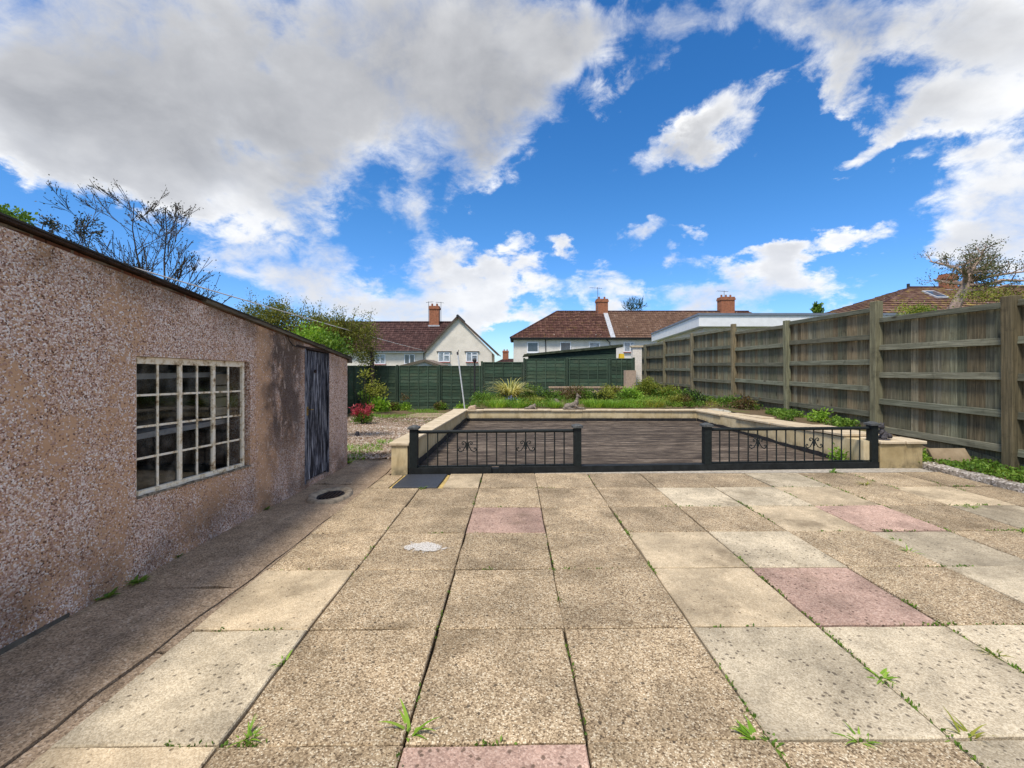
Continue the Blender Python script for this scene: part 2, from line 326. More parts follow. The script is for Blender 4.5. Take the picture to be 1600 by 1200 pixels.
def m_pebble():
    m, nt, b = newmat('pebbledash', .9, .25); v = ocoord(nt, False); x, y, z = xyz(nt, v)
    wv = vmth(nt, 'ADD', v, nd(nt, 'ShaderNodeVectorMath', {0: nd(nt, 'ShaderNodeTexNoise', {'Vector': v, 'Scale': 30.0}).outputs[1], 3: .02}, operation='SCALE').outputs[0])
    w = vor(nt, wv, 108.0); sc = nd(nt, 'ShaderNodeSeparateColor', {0: w.outputs['Color']}).outputs
    stone = ramp(nt, sc[0], [(0, (.10, .055, .042)), (.14, (.30, .165, .125)), (.32, (.54, .345, .28)), (.54, (.71, .52, .45)), (.76, (.86, .73, .68)), (1, (.95, .89, .86))])
    render = mixc(nt, noi(nt, v, 7.0, 6.0, .7), (.47, .275, .165), (.64, .42, .27))
    # where the dash has come away the tan render shows; it also thins out towards the far end
    n = noi(nt, vmth(nt, 'MULTIPLY', v, (1, .8, .55)), 2.2, 9.0, .68)
    bare = mapr(nt, n, .49, .66, .05, .80)
    streak = mth(nt, 'MULTIPLY', mapr(nt, mth(nt, 'ABSOLUTE', mth(nt, 'SUBTRACT', y, 2.92)), .22, .05), mapr(nt, noi(nt, v, 3.0, 4.0), .35, .55))
    edge = mapr(nt, mth(nt, 'ABSOLUTE', mth(nt, 'SUBTRACT', mth(nt, 'SUBTRACT', y, 4.52), mth(nt, 'MULTIPLY', noi(nt, v, 4.0, 3.0), .12))), .22, .08)
    bare = mth(nt, 'MAXIMUM', bare, mth(nt, 'MAXIMUM', mth(nt, 'MULTIPLY', streak, .62), mth(nt, 'MULTIPLY', edge, .85)))
    show = mth(nt, 'GREATER_THAN', sc[1], bare)
    sm = mth(nt, 'MULTIPLY', mapr(nt, w.outputs['Distance'], .80, .52), show)
    c = mixc(nt, sm, render, stone)
    # black mould between window and door
    mould = mth(nt, 'MULTIPLY', mapr(nt, mth(nt, 'ADD', y, mth(nt, 'MULTIPLY', mth(nt, 'SUBTRACT', noi(nt, v, 3.4, 6.0, .65), .5), .9)), 4.46, 4.82), mapr(nt, y, 5.5, 5.2))
    mz = mth(nt, 'MULTIPLY', mapr(nt, z, .1, .9), 1.0)
    mn = mapr(nt, noi(nt, vmth(nt, 'MULTIPLY', v, (1, 1.3, .7)), 4.2, 7.0, .66), .30, .52)
    c = mixc(nt, mth(nt, 'MULTIPLY', mth(nt, 'MULTIPLY', mould, mz), mth(nt, 'MULTIPLY', mn, .84)), c, (.060, .046, .042))
    wn = mapr(nt, noi(nt, vmth(nt, 'MULTIPLY', v, (1, 1.6, 1)), 7.5, 3.0, .5), .63, .70)
    c = mixc(nt, mth(nt, 'MULTIPLY', mth(nt, 'MULTIPLY', mould, wn), .8), c, (.55, .44, .38))
    # green-brown grime under the roof edge and at the foot
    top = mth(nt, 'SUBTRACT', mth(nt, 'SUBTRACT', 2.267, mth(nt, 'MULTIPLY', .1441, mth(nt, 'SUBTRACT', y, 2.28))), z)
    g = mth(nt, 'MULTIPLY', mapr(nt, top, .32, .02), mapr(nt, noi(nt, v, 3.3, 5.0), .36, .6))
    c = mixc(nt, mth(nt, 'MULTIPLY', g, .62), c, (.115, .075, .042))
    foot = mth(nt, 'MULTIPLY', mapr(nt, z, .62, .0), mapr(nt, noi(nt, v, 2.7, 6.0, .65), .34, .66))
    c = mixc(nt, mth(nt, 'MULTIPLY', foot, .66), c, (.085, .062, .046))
    setc(nt, b, c)
    bump(nt, b, mth(nt, 'ADD', mth(nt, 'MULTIPLY', mth(nt, 'SUBTRACT', 1.0, w.outputs['Distance']), show), mth(nt, 'MULTIPLY', noi(nt, v, 9.0, 4.0), 1.2)), .8, .010); return m
M['pebble'] = m_pebble()
def m_wood(name, stops, tints, grain_axis='z', knots=True, rough=.86, sc=1.0):
    m, nt, b = newmat(name, rough, .2); v = ocoord(nt); r = objrnd(nt)
    s = {'x': (.05, 1, 1), 'y': (1, .05, 1), 'z': (1, 1, .05)}[grain_axis]
    gv = vmth(nt, 'MULTIPLY', v, s)
    g = noi(nt, gv, 42*sc, 6.0, .62, .35)
    c = ramp(nt, g, stops)
    t = ramp(nt, mth(nt, 'FRACT', mth(nt, 'MULTIPLY', r, 7.31)), tints)
    c = mixc(nt, 1.0, c, t, 'MULTIPLY')
    # algae and rain streaks
    al = mapr(nt, noi(nt, vmth(nt, 'MULTIPLY', v, (1, 1, .3)), 2.6, 6.0, .65), .45, .7)
    c = mixc(nt, mth(nt, 'MULTIPLY', al, .30), c, (.088, .090, .055))
    dk = mapr(nt, noi(nt, v, 5.0, 6.0, .7), .52, .76)
    c = mixc(nt, mth(nt, 'MULTIPLY', dk, .55), c, (.026, .023, .016))
    if knots:
        k = vor(nt, vmth(nt, 'MULTIPLY', v, tuple(1 if q == 1 else .35 for q in s)), 5.5)
        kr = nd(nt, 'ShaderNodeSeparateColor', {0: k.outputs['Color']}).outputs[0]
        km = mth(nt, 'MULTIPLY', mapr(nt, k.outputs['Distance'], .17, .05), mth(nt, 'LESS_THAN', kr, .5))
        c = mixc(nt, mth(nt, 'MULTIPLY', km, .8), c, (.03, .022, .014))
    f = mapr(nt, r, 0, 1, .68, 1.28, False)
    c = mixc(nt, 1.0, c, nd(nt, 'ShaderNodeCombineColor', {0: f, 1: f, 2: f}).outputs[0], 'MULTIPLY')
    setc(nt, b, c); bump(nt, b, g, .4, .006); return m
T_F = [(0, (1.0, .96, .78)), (.3, (.84, .96, .80)), (.55, (1.1, .93, .70)), (.8, (.90, .98, .88)), (1, (1.06, 1.0, .86))]
M['fence_board'] = m_wood('fence_board', [(.22, (.066, .057, .042)), (.48, (.172, .150, .114)), (.74, (.31, .275, .215))], T_F, 'z')
M['fence_rail'] = m_wood('fence_rail', [(.25, (.072, .068, .050)), (.5, (.138, .130, .098)), (.72, (.235, .22, .17))], [(0, (1, 1, .92)), (1, (.9, 1, .95))], 'y')
M['fence_post'] = m_wood('fence_post', [(.25, (.075, .068, .05)), (.5, (.165, .15, .112)), (.72, (.28, .255, .19))], T_F, 'z')
M['green_slat'] = m_wood('green_slat', [(.25, (.022, .038, .025)), (.5, (.046, .074, .049)), (.75, (.09, .125, .085))], [(0, (1, 1, 1)), (.5, (.86, 1, .95)), (1, (1.1, 1.05, .95))], 'x', False)
M['green_post'] = m_wood('green_post', [(.25, (.03, .05, .032)), (.5, (.056, .088, .058)), (.75, (.09, .13, .09))], [(0, (1, 1, 1)), (1, (.95, 1, 1))], 'z', False)
M['roof_timber'] = m_wood('roof_timber', [(.25, (.05, .042, .032)), (.5, (.12, .10, .075)), (.75, (.22, .185, .14))], [(0, (1, 1, 1)), (1, (.9, .9, .9))], 'y', False)
def m_deck():
    m, nt, b = newmat('weathered_deck', .9, .2); v = ocoord(nt); r = objrnd(nt)
    g = noi(nt, vmth(nt, 'MULTIPLY', v, (.04, 1, 1)), 75.0, 6.0, .62, .25)
    p = noi(nt, vmth(nt, 'MULTIPLY', v, (.6, 1.6, 1)), 4.2, 8.0, .72)
    wn = mth(nt, 'ADD', mth(nt, 'MULTIPLY', g, .55), mth(nt, 'MULTIPLY', p, .55))
    c = ramp(nt, wn, [(.42, (.024, .018, .014)), (.51, (.064, .048, .036)), (.575, (.115, .088, .066)), (.645, (.21, .165, .122)), (.73, (.38, .31, .235))])
    f = mapr(nt, r, 0, 1, .7, 1.25, False)
    setc(nt, b, mixc(nt, 1.0, c, nd(nt, 'ShaderNodeCombineColor', {0: f, 1: f, 2: f}).outputs[0], 'MULTIPLY')); bump(nt, b, wn, .5, .008); return m
M['deck'] = m_deck()
def m_cream(name, a, b2, grime=.5):
    m, nt, b = newmat(name, .9, .2); v = ocoord(nt, False); x, y, z = xyz(nt, v)
    c = mixc(nt, mapr(nt, noi(nt, v, 3.0, 6.0, .6), .3, .7), a, b2)
    st = mth(nt, 'MULTIPLY', mapr(nt, noi(nt, vmth(nt, 'MULTIPLY', v, (1, 1, .25)), 6.5, 6.0, .68), .5, .72), grime)
    c = mixc(nt, st, c, (.20, .145, .075))
    dk = mth(nt, 'MULTIPLY', mapr(nt, z, .16, .0), mapr(nt, noi(nt, v, 5.0, 5.0, .65), .38, .6))
    c = mixc(nt, mth(nt, 'MULTIPLY', dk, .7), c, (.09, .075, .045))
    setc(nt, b, c); bump(nt, b, noi(nt, v, 26.0, 6.0, .7), .3, .008); return m
M['cream'] = m_cream('cream_render', (.52, .405, .22), (.64, .53, .33))
M['coping'] = m_cream('coping_stone', (.50, .40, .26), (.66, .55, .39), .35)
M['dirty_cream'] = m_cream('dirty_cream_render', (.34, .255, .125), (.50, .39, .21), .75)
M['iron'] = simple('dark_green_black_metal', (.011, .015, .015), .6, .25, 0, .3, 20)
M['beam'] = simple('charcoal_painted_timber', (.015, .017, .017), .7, .25, 0, .35, 9)
M['slate'] = simple('blue_grey_slate', (.036, .041, .052), .6, .4, 0, .3, 60)
M['mortar'] = simple('yellow_mortar', (.46, .33, .12), .9, .2, 0, .3, 20)
M['mortar_pale'] = simple('pale_mortar', (.38, .34, .28), .9, .2, 0, .3, 20)
M['kerb'] = slab_mat('rough_kerb', [(0, (.12, .10, .085)), (.4, (.36, .31, .26)), (1, (.72, .66, .60))], (.09, .08, .06), (.30, .26, .21), 42, 22, .2)
M['stone'] = simple('grey_carved_stone', (.20, .165, .13), .92, .2, 0, .55, 40)
M['dark_stone'] = simple('dark_cast_stone', (.065, .06, .065), .85, .3, 0, .5, 45)
M['tan_stone'] = simple('tan_stone', (.40, .29, .20), .9, .2, 0, .3, 18)
M['soil'] = None
def m_ground():
    m, nt, b = newmat('garden_ground', .95, .15); v = ocoord(nt, False); x, y, z = xyz(nt, v)
    w = vor(nt, v, 30.0); cr = nd(nt, 'ShaderNodeSeparateColor', {0: w.outputs['Color']}).outputs[0]
    grav = ramp(nt, cr, [(0, (.12, .08, .05)), (.4, (.28, .19, .12)), (.75, (.46, .36, .27)), (1, (.70, .63, .56))])
    soil = mixc(nt, noi(nt, v, 6.0, 6.0, .7), (.075, .050, .028), (.20, .145, .085))
    gm = mth(nt, 'MULTIPLY', mapr(nt, mth(nt, 'ADD', y, mth(nt, 'MULTIPLY', noi(nt, v, 1.2, 3.0), 3.0)), 15.2, 13.4), mapr(nt, x, -1.4, -1.9))
    c = mixc(nt, gm, soil, grav)
    moss = mapr(nt, noi(nt, v, 1.7, 6.0, .65), .50, .62)
    c = mixc(nt, mth(nt, 'MULTIPLY', moss, mapr(nt, gm, 0, 1, .75, .30)), c, (.12, .135, .035))
    setc(nt, b, c); bump(nt, b, w.outputs['Distance'], .6, .02); return m
M['ground'] = m_ground()
M['terrain'] = simple('rough_grass', (.075, .095, .035), .95, .1, 0, .4, 1.5)
M['joint'] = simple('joint_soil', (.035, .027, .017), .95, .1, 0, .5, 30)
def m_tiles(name, c0, c1, c2, lichen=0.0, lx=None):
    m, nt, b = newmat(name, .85, .25); v = ocoord(nt, False); x, y, z = xyz(nt, v)
    cell = nd(nt, 'ShaderNodeTexVoronoi', {'Vector': vmth(nt, 'MULTIPLY', v, (3.6, 4.2, 4.2)), 'Scale': 1.0, 'Randomness': .3})
    r = nd(nt, 'ShaderNodeSeparateColor', {0: cell.outputs['Color']}).outputs[0]
    c = ramp(nt, r, [(0, c0), (.6, c1), (1, c2)])
    c = mixc(nt, mapr(nt, noi(nt, v, .8, 6.0, .65), .4, .68, 0, .5), c, c0)
    wave = mth(nt, 'ABSOLUTE', mth(nt, 'SINE', mth(nt, 'MULTIPLY', x, 11.3)))
    if lichen:
        ln = mapr(nt, noi(nt, v, 2.4, 6.0, .7), .52, .66)
        if lx is not None: ln = mth(nt, 'MULTIPLY', ln, mapr(nt, mth(nt, 'ABSOLUTE', mth(nt, 'SUBTRACT', x, lx)), 3.2, .3, .15, 1.0))
        c = mixc(nt, mth(nt, 'MULTIPLY', ln, lichen), c, (.36, .27, .05))
    sp = vor(nt, v, 1.6); spr = nd(nt, 'ShaderNodeSeparateColor', {0: sp.outputs['Color']}).outputs[1]
    c = mixc(nt, mth(nt, 'MULTIPLY', mapr(nt, sp.outputs['Distance'], .12, .06), mth(nt, 'LESS_THAN', spr, .4)), c, (.5, .46, .42))
    setc(nt, b, c); bump(nt, b, wave, .9, .05); return m
M['tile_dark'] = m_tiles('dark_red_tiles', (.045, .022, .020), (.075, .036, .032), (.13, .07, .06))
M['tile_red'] = m_tiles('old_red_tiles', (.060, .026, .020), (.105, .046, .034), (.18, .095, .07), 1.0, 9.6)
M['tile_brown'] = m_tiles('brown_ridged_tiles', (.105, .058, .038), (.15, .085, .056), (.21, .13, .09), .4, 12.0)
M['tile_moss'] = m_tiles('mossy_red_tiles', (.10, .05, .035), (.16, .085, .06), (.24, .15, .11), .75)
def m_brick(name, a, b2, mort):
    m, nt, b = newmat(name, .9, .2); v = ocoord(nt, False); x, y, z = xyz(nt, v)
    t = nd(nt, 'ShaderNodeTexBrick', {'Vector': comb(nt, mth(nt, 'ADD', x, y), z, 0.0), 'Color1': (*a, 1), 'Color2': (*b2, 1), 'Mortar': (*mort, 1), 'Scale': 1.0,
            'Mortar Size': .009, 'Brick Width': .225, 'Row Height': .075})
    c = mixc(nt, mapr(nt, noi(nt, v, 4.0, 5.0, .7), .4, .72, 0, .6), t.outputs[0], (.10, .05, .03))
    setc(nt, b, c); return m
M['chimney_brick'] = m_brick('chimney_brick', (.46, .16, .075), (.36, .115, .055), (.30, .20, .14))
def m_render_white(name, a, scale=18.0):
    m, nt, b = newmat(name, .9, .2); v = ocoord(nt, False)
    f = mapr(nt, noi(nt, v, 1.1, 7.0, .65), .3, .72, .86, 1.06); f = mth(nt, 'MULTIPLY', f, mapr(nt, noi(nt, v, scale, 3.0), .3, .7, .9, 1.08))
    setc(nt, b, mixc(nt, 1.0, (*a, 1), nd(nt, 'ShaderNodeCombineColor', {0: f, 1: f, 2: f}).outputs[0], 'MULTIPLY')); bump(nt, b, noi(nt, v, scale*2, 3.0), .3, .02); return m
M['white_render'] = m_render_white('cream_white_render', (.82, .745, .635))
M['grey_render'] = m_render_white('pale_grey_render', (.80, .745, .67))
M['white_paint'] = simple('white_paint', (.84, .84, .83), .5, .4, 0, .06, 3)
M['upvc'] = simple('white_plastic_frame', (.80, .81, .83), .35, .5, 0, .03, 3)
M['grey_trim'] = simple('grey_roof_trim', (.17, .20, .25), .5, .4, 0, .1, 3)
M['lead'] = simple('pale_lead_flashing', (.42, .43, .45), .55, .4, 0, .2, 5)
M['gutter'] = simple('black_gutter', (.03, .028, .028), .5, .4, 0, .2, 5)
M['red_sill'] = simple('red_painted_sill', (.30, .075, .06), .6, .3, 0, .15, 5)
M['aerial'] = simple('aerial_metal', (.10, .10, .11), .5, .5, .5, .2, 5)
M['pale_metal'] = simple('pale_grey_metal', (.62, .63, .63), .45, .5, 0, .1, 8)
M['cable'] = simple('pale_cable', (.62, .58, .55), .6, .3, 0, .05, 3)
M['felt'] = simple('roofing_felt', (.050, .048, .045), .95, .1, 0, .35, 8)
M['felt_green'] = simple('mossy_green_felt', (.060, .070, .045), .95, .1, 0, .4, 5)
M['pot'] = simple('terracotta_pot', (.30, .12, .07), .85, .2, 0, .25, 8)
M['bitumen'] = simple('black_bitumen', (.022, .020, .020), .75, .3, 0, .5, 14)
M['brass'] = simple('tarnished_brass', (.32, .21, .06), .45, .5, .7, .3, 20)
M['rust'] = simple('rusty_dark_steel', (.045, .028, .022), .85, .3, .2, .5, 20)
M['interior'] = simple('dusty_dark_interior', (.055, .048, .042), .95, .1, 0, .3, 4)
M['inner_strip'] = simple('white_inner_strip', (.74, .76, .78), .7, .3, 0, .15, 6)
M['beige_board'] = simple('beige_board', (.55, .48, .36), .8, .2, 0, .15, 6)
M['rot_brick'] = m_brick('crumbling_brick', (.20, .065, .032), (.12, .05, .03), (.20, .155, .11))
M['yellow'] = simple('yellow_plastic', (.75, .50, .03), .5, .4, 0, .05, 3)
M['orange_leaf'] = simple('dead_orange_leaf', (.42, .16, .06), .8, .2, 0, .2, 20)
def m_chalk():
    m = bpy.data.materials.new('worn_white_paint'); m.use_nodes = True; nt = m.node_tree; b = nt.nodes['Principled BSDF']; v = ocoord(nt, False)
    b.inputs['Base Color'].default_value = (.62, .585, .53, 1); b.inputs['Roughness'].default_value = .9
    r = vmth(nt, 'LENGTH', vmth(nt, 'MULTIPLY', v, (5.6, 9.5, 0)))
    f = mth(nt, 'ADD', mth(nt, 'SUBTRACT', 1.1, r), mth(nt, 'MULTIPLY', mth(nt, 'SUBTRACT', noi(nt, v, 16.0, 6.0, .6), .5), 2.2))
    f = mth(nt, 'MULTIPLY', mapr(nt, f, .1, .4), mapr(nt, noi(nt, v, 110.0, 3.0), .36, .55, .35, .95))
    nt.links.new(f, b.inputs['Alpha']); return m
M['white_chalk'] = m_chalk()
def m_door():
    m, nt, b = newmat('peeling_black_paint', .7, .3); v = ocoord(nt); 
    g = noi(nt, vmth(nt, 'MULTIPLY', v, (1, 1, .06)), 52.0, 6.0, .68, .3)
    p = noi(nt, vmth(nt, 'MULTIPLY', v, (1, 1, .3)), 6.0, 5.0, .6)
    f = mth(nt, 'ADD', mth(nt, 'MULTIPLY', g, .75), mth(nt, 'MULTIPLY', p, .35))
    c = ramp(nt, f, [(.46, (.010, .011, .016)), (.54, (.026, .028, .040)), (.60, (.20, .21, .26)), (.70, (.50, .51, .55))])
    setc(nt, b, c); bump(nt, b, f, .6, .006); return m
M['door'] = m_door()
def m_frame():
    m, nt, b = newmat('flaking_cream_paint', .75, .3); v = ocoord(nt)
    f = noi(nt, v, 16.0, 7.0, .7)
    c = ramp(nt, f, [(.34, (.12, .06, .03)), (.41, (.55, .44, .28)), (.50, (.84, .77, .62)), (.75, (.90, .87, .80))])
    setc(nt, b, c); bump(nt, b, f, .6, .006); return m
M['frame'] = m_frame()
def m_glass(name, tint, dirt, rough=.03):
    m = bpy.data.materials.new(name); m.use_nodes = True; nt = m.node_tree; nt.nodes.clear()
    out = nd(nt, 'ShaderNodeOutputMaterial'); v = ocoord(nt)
    tr = nd(nt, 'ShaderNodeBsdfTransparent', {0: tint}); gl = nd(nt, 'ShaderNodeBsdfGlossy', {0: (.9, .95, 1), 1: rough})
    df = nd(nt, 'ShaderNodeBsdfDiffuse', {0: (.35, .35, .33)})
    dn = mapr(nt, noi(nt, v, 5.0, 6.0, .7), .42, .75, 0.0, dirt)
    a = nd(nt, 'ShaderNodeMixShader', {0: dn, 1: tr.outputs[0], 2: df.outputs[0]})
    fr = nd(nt, 'ShaderNodeFresnel', {0: 1.5})
    s = nd(nt, 'ShaderNodeMixShader', {0: fr.outputs[0], 1: a.outputs[0], 2: gl.outputs[0]})
    nt.links.new(s.outputs[0], out.inputs[0]); return m
M['glass'] = m_glass('dusty_glass', (.72, .75, .78), .22)
M['house_glass'] = simple('house_window_glass', (.06, .075, .09), .06, .8, 0, .3, 1.5)
M['curtain_glass'] = simple('net_curtained_glass', (.28, .32, .36), .08, .7, 0, .35, 2.5)
def m_leaf(name, stops, trans=.35, rough=.55):
    m = bpy.data.materials.new(name); m.use_nodes = True; nt = m.node_tree; nt.nodes.clear()
    out = nd(nt, 'ShaderNodeOutputMaterial')
    r = nd(nt, 'ShaderNodeNewGeometry').outputs['Random Per Island']
    v = nd(nt, 'ShaderNodeTexCoord').outputs['Object']
    f = mth(nt, 'ADD', mth(nt, 'MULTIPLY', r, .65), mth(nt, 'MULTIPLY', mapr(nt, noi(nt, v, 2.2, 3.0), .3, .7), .35))
    c = ramp(nt, f, stops)
    b = nd(nt, 'ShaderNodeBsdfPrincipled', {'Base Color': c, 'Roughness': rough, 'Specular IOR Level': .3})
    t = nd(nt, 'ShaderNodeBsdfTranslucent', {0: mixc(nt, 1.0, c, (1.25, 1.15, .7), 'MULTIPLY')})
    s = nd(nt, 'ShaderNodeMixShader', {0: trans, 1: b.outputs[0], 2: t.outputs[0]})
    nt.links.new(s.outputs[0], out.inputs[0]); return m
M['lf_green'] = m_leaf('mid_green_leaves', [(0, (.045, .10, .012)), (.5, (.12, .225, .026)), (1, (.26, .39, .06))])
M['lf_olive'] = m_leaf('olive_willow_leaves', [(0, (.065, .085, .014)), (.5, (.17, .185, .034)), (1, (.32, .31, .075))])
M['lf_bright'] = m_leaf('bright_green_leaves', [(0, (.10, .21, .015)), (.5, (.22, .40, .035)), (1, (.42, .56, .09))])
M['lf_dark'] = m_leaf('dark_evergreen_leaves', [(0, (.012, .030, .010)), (.5, (.030, .060, .018)), (1, (.07, .10, .03))], .2)
M['lf_red'] = m_leaf('pink_red_leaves', [(0, (.22, .02, .035)), (.5, (.42, .05, .08)), (1, (.60, .16, .17))])
M['lf_russet'] = m_leaf('russet_green_leaves', [(0, (.09, .045, .022)), (.45, (.17, .10, .04)), (.7, (.10, .12, .03)), (1, (.20, .22, .06))])
M['lf_flax'] = m_leaf('variegated_strap_leaves', [(0, (.20, .23, .05)), (.35, (.46, .45, .14)), (1, (.80, .72, .36))])
M['lf_yellowgreen'] = m_leaf('yellow_green_leaves', [(0, (.12, .15, .02)), (.5, (.26, .29, .04)), (1, (.45, .45, .09))])
M['grass'] = m_leaf('grass_blades', [(0, (.07, .15, .012)), (.5, (.16, .33, .03)), (1, (.32, .50, .07))])
M['straw'] = m_leaf('dry_straw', [(0, (.16, .12, .05)), (.5, (.34, .25, .11)), (1, (.5, .4, .2))])
M['bud'] = m_leaf('dark_young_buds', [(0, (.020, .022, .014)), (.6, (.045, .05, .02)), (1, (.08, .09, .03))], .2)
M['blue_flower'] = m_leaf('blue_flowers', [(0, (.16, .18, .45)), (1, (.38, .40, .72))])
M['bark'] = simple('grey_brown_bark', (.075, .060, .050), .95, .1, 0, .4, 12)
M['bark_pale'] = simple('pale_pinkish_bark', (.36, .26, .20), .92, .2, 0, .35, 9)
M['gravel_stone'] = m_leaf('gravel_stones', [(0, (.12, .075, .045)), (.35, (.30, .20, .13)), (.7, (.50, .40, .31)), (1, (.74, .68, .62))], 0.0, .9)
M['plinth'] = simple('grey_concrete_plinth', (.105, .095, .08), .92, .2, 0, .35, 9)
M['plinth2'] = simple('flaking_sill', (.22, .19, .15), .92, .2, 0, .8, 22)
M['bargeboard'] = simple('brown_bargeboard', (.09, .065, .05), .7, .3, 0, .25, 5)
M['green_dull'] = simple('dull_dark_green_boards', (.022, .038, .030), .8, .2, 0, .3, 6)
M['shed_roof'] = simple('pale_brown_felt', (.20, .155, .12), .92, .2, 0, .3, 6)
# ================================================================== TERRAIN
def slope(y):
    if y < 7: return 0.0
    if y < 18.8: return -.36*(y-7)/11.8
    if y < 46: return -.36-1.74*(y-18.8)/27.2
    return -2.1-min(y-46, 200)*.004
def build_terrain():
    xs = sorted(set([-900, -300, -120, -60, -40, -30, -24, -18]+[x*1.5 for x in range(-8, 9)]+[18, 24, 30, 40, 60, 120, 300, 900]))
    ys = [-400, -100, -40, -20, -10, -5, 0, 3, 5, 7, 9, 11, 13, 15, 17, 18.8, 21, 24, 28, 32, 38, 46, 60, 90, 150, 250, 500, 1500]
    V = [(x, y, slope(y)-.16+(.05*mnoise.noise(Vector((x*.3, y*.3, 0))) if abs(x) < 100 and y > 20 else 0)) for y in ys for x in xs]
    n = len(xs); Fq = [(j*n+i, j*n+i+1, (j+1)*n+i+1, (j+1)*n+i) for j in range(len(ys)-1) for i in range(n-1)]
    tag(fast('terrain', V, Fq, M['terrain']), 'sloping rough grassland under the gardens and houses', kind='structure')
build_terrain()
def soil_z(x, y):
    s = slope(y)
    n = .035*mnoise.noise(Vector((x*.9, y*.9, 3)))+.02*mnoise.noise(Vector((x*3, y*3, 1)))
    if x < -1.75:                                   # gravel side
        return s+.01+n*.7*min(1, max(0, (y-7)/2))
    if y > 12.4:                                    # raised bed behind the back wall
        k = max(0, min(1, (x+1.75)/.5)); far = max(0, min(1, (18.6-y)/2.0))
        return s+.01+n+k*(.30-s+.06*min(1, (y-12.4)/3))*far
    k = max(0, min(1, (y-6.4)/2.2)); k = k*k*(3-2*k)
    return .05+k*.27+n
def build_garden():
    xs = np.arange(-6.35, 7.21, .14); ys = np.arange(-1.0, 18.81, .14)
    idx = {}; V = []; Fq = []
    def vid(i, j):
        if (i, j) not in idx:
            idx[(i, j)] = len(V); V.append((xs[i], ys[j], soil_z(xs[i], ys[j])))
        return idx[(i, j)]
    for j in range(len(ys)-1):
        for i in range(len(xs)-1):
            x, y = xs[i]+.07, ys[j]+.07
            if x < -1.72 and y < 7.1: continue
            if x < -2.5 and y < 6.95: continue
            if -1.72 < x < 5.72 and y < 12.45: continue
            if x < 6.14 and y < 7.0: continue
            Fq.append((vid(i, j), vid(i+1, j), vid(i+1, j+1), vid(i, j+1)))
    tag(fast('garden_ground', V, Fq, M['ground'], smooth=True), 'gravel and bare soil of the garden sloping to the green fence', kind='structure')
build_garden()
# ================================================================== PATIO
ROWS = [-.52, .25, 1.0, 1.733, 2.493, 3.218, 3.927, 4.644, 5.381, 6.10]
COLS = [-1.835, -1.171, -.436, .293, 1.028, 1.766, 2.50, 3.24, 3.98, 4.72, 5.46, 6.05]
TILT = .013
KIND = {  # (row, col): kind   row index counts from the far end (0) towards the camera
    (1, 5): 'pale', (1, 6): 'pale', (1, 7): 'cream', (0, 6): 'brown', (0, 7): 'pale', (0, 1): 'cream',
    (2, 2): 'pink', (2, 6): 'cream', (2, 7): 'pink', (2, 9): 'pale', (3, 4): 'cream', (3, 5): 'pale', (3, 7): 'pale', (3, 8): 'brown', (3, 3): 'brown',
    (4, 0): 'cream', (4, 4): 'cream', (4, 5): 'pink', (4, 7): 'pale', (5, 0): 'pale', (5, 4): 'pale', (5, 5): 'pale', (5, 6): 'pale',
    (6, 0): 'cream', (6, 2): 'pink', (6, 5): 'pale', (1, 9): 'cream', (2, 8): 'brown', (4, 8): 'pale',
}
patio = empty('patio', (0, 0, 0)); tag(patio, 'patio of square brown, cream and pink paving slabs', kind='structure')
def slab_poly(x0, x1, y0, y1, g):
    r = random.Random(int((x0*77+y0*131)*100))
    j = lambda: r.uniform(-.006, .006)
    return [(x0+g+j(), y0+TILT*x0+g+j()), (x1-g+j(), y0+TILT*x1+g+j()), (x1-g+j(), y1+TILT*x1-g+j()), (x0+g+j(), y1+TILT*x0-g+j())]
def slab(poly, mat, parent, z1=0.0, th=.045, name='slab', bev=.006):
    r = random.Random(int((poly[0][0]*71+poly[0][1]*37)*1000))
    # subdivide the edges a little so that the arrises wander
    pts = []
    for a, b in zip(poly, poly[1:]+poly[:1]):
        for t in (0, .27, .55, .8):
            w = .0042 if t else .002
            pts.append((a[0]+(b[0]-a[0])*t+r.uniform(-w, w), a[1]+(b[1]-a[1])*t+r.uniform(-w, w)))
    c = (sum(p[0] for p in poly)/4, sum(p[1] for p in poly)/4)
    dz = r.uniform(-.004, .004); tx, ty = r.uniform(-.006, .006), r.uniform(-.006, .006)
    mb = MB(); n = len(pts)
    def ring(s, z): return [(c[0]+(p[0]-c[0])*s, c[1]+(p[1]-c[1])*s, z+dz+tx*(p[0]-c[0])+ty*(p[1]-c[1])) for p in pts]
    k = 1-bev/.36
    vs = ring(1, z1-th)+ring(1, z1-bev)+ring(k, z1)
    fs = [(q*n+i, q*n+(i+1) % n, (q+1)*n+(i+1) % n, (q+1)*n+i) for q in (0, 1) for i in range(n)]+[tuple(range(2*n, 3*n))]
    mb.add(vs, fs)
    return mb.build(name, mat, parent, (c[0], c[1], 0))
nR = len(ROWS)-1
for rr in range(nR):
    for cc in range(len(COLS)-1):
        k = nR-1-rr
        if k == 0 and cc == 0: continue
        if k == 0 and cc == 1: continue
        x0, x1, y0, y1 = COLS[cc], COLS[cc+1], ROWS[rr], ROWS[rr+1]
        if k == 0: y1 = min(y1, 6.10)
        sh = random.Random(rr*31+cc).uniform(-.012, .012) if cc > 5 else 0
        o = slab(slab_poly(x0, x1, y0+sh, y1+sh, .0055), M['slab_'+KIND.get((k, cc), 'brown')], patio)
slab([(-1.80, 5.37), (-1.56, 5.37), (-1.53, 5.99), (-1.78, 5.99)], M['slab_brown'], patio)
slab([(-.885, 5.378), (-.444, 5.386), (-.444, 6.09), (-.885, 6.085)], M['slab_cream'], patio)
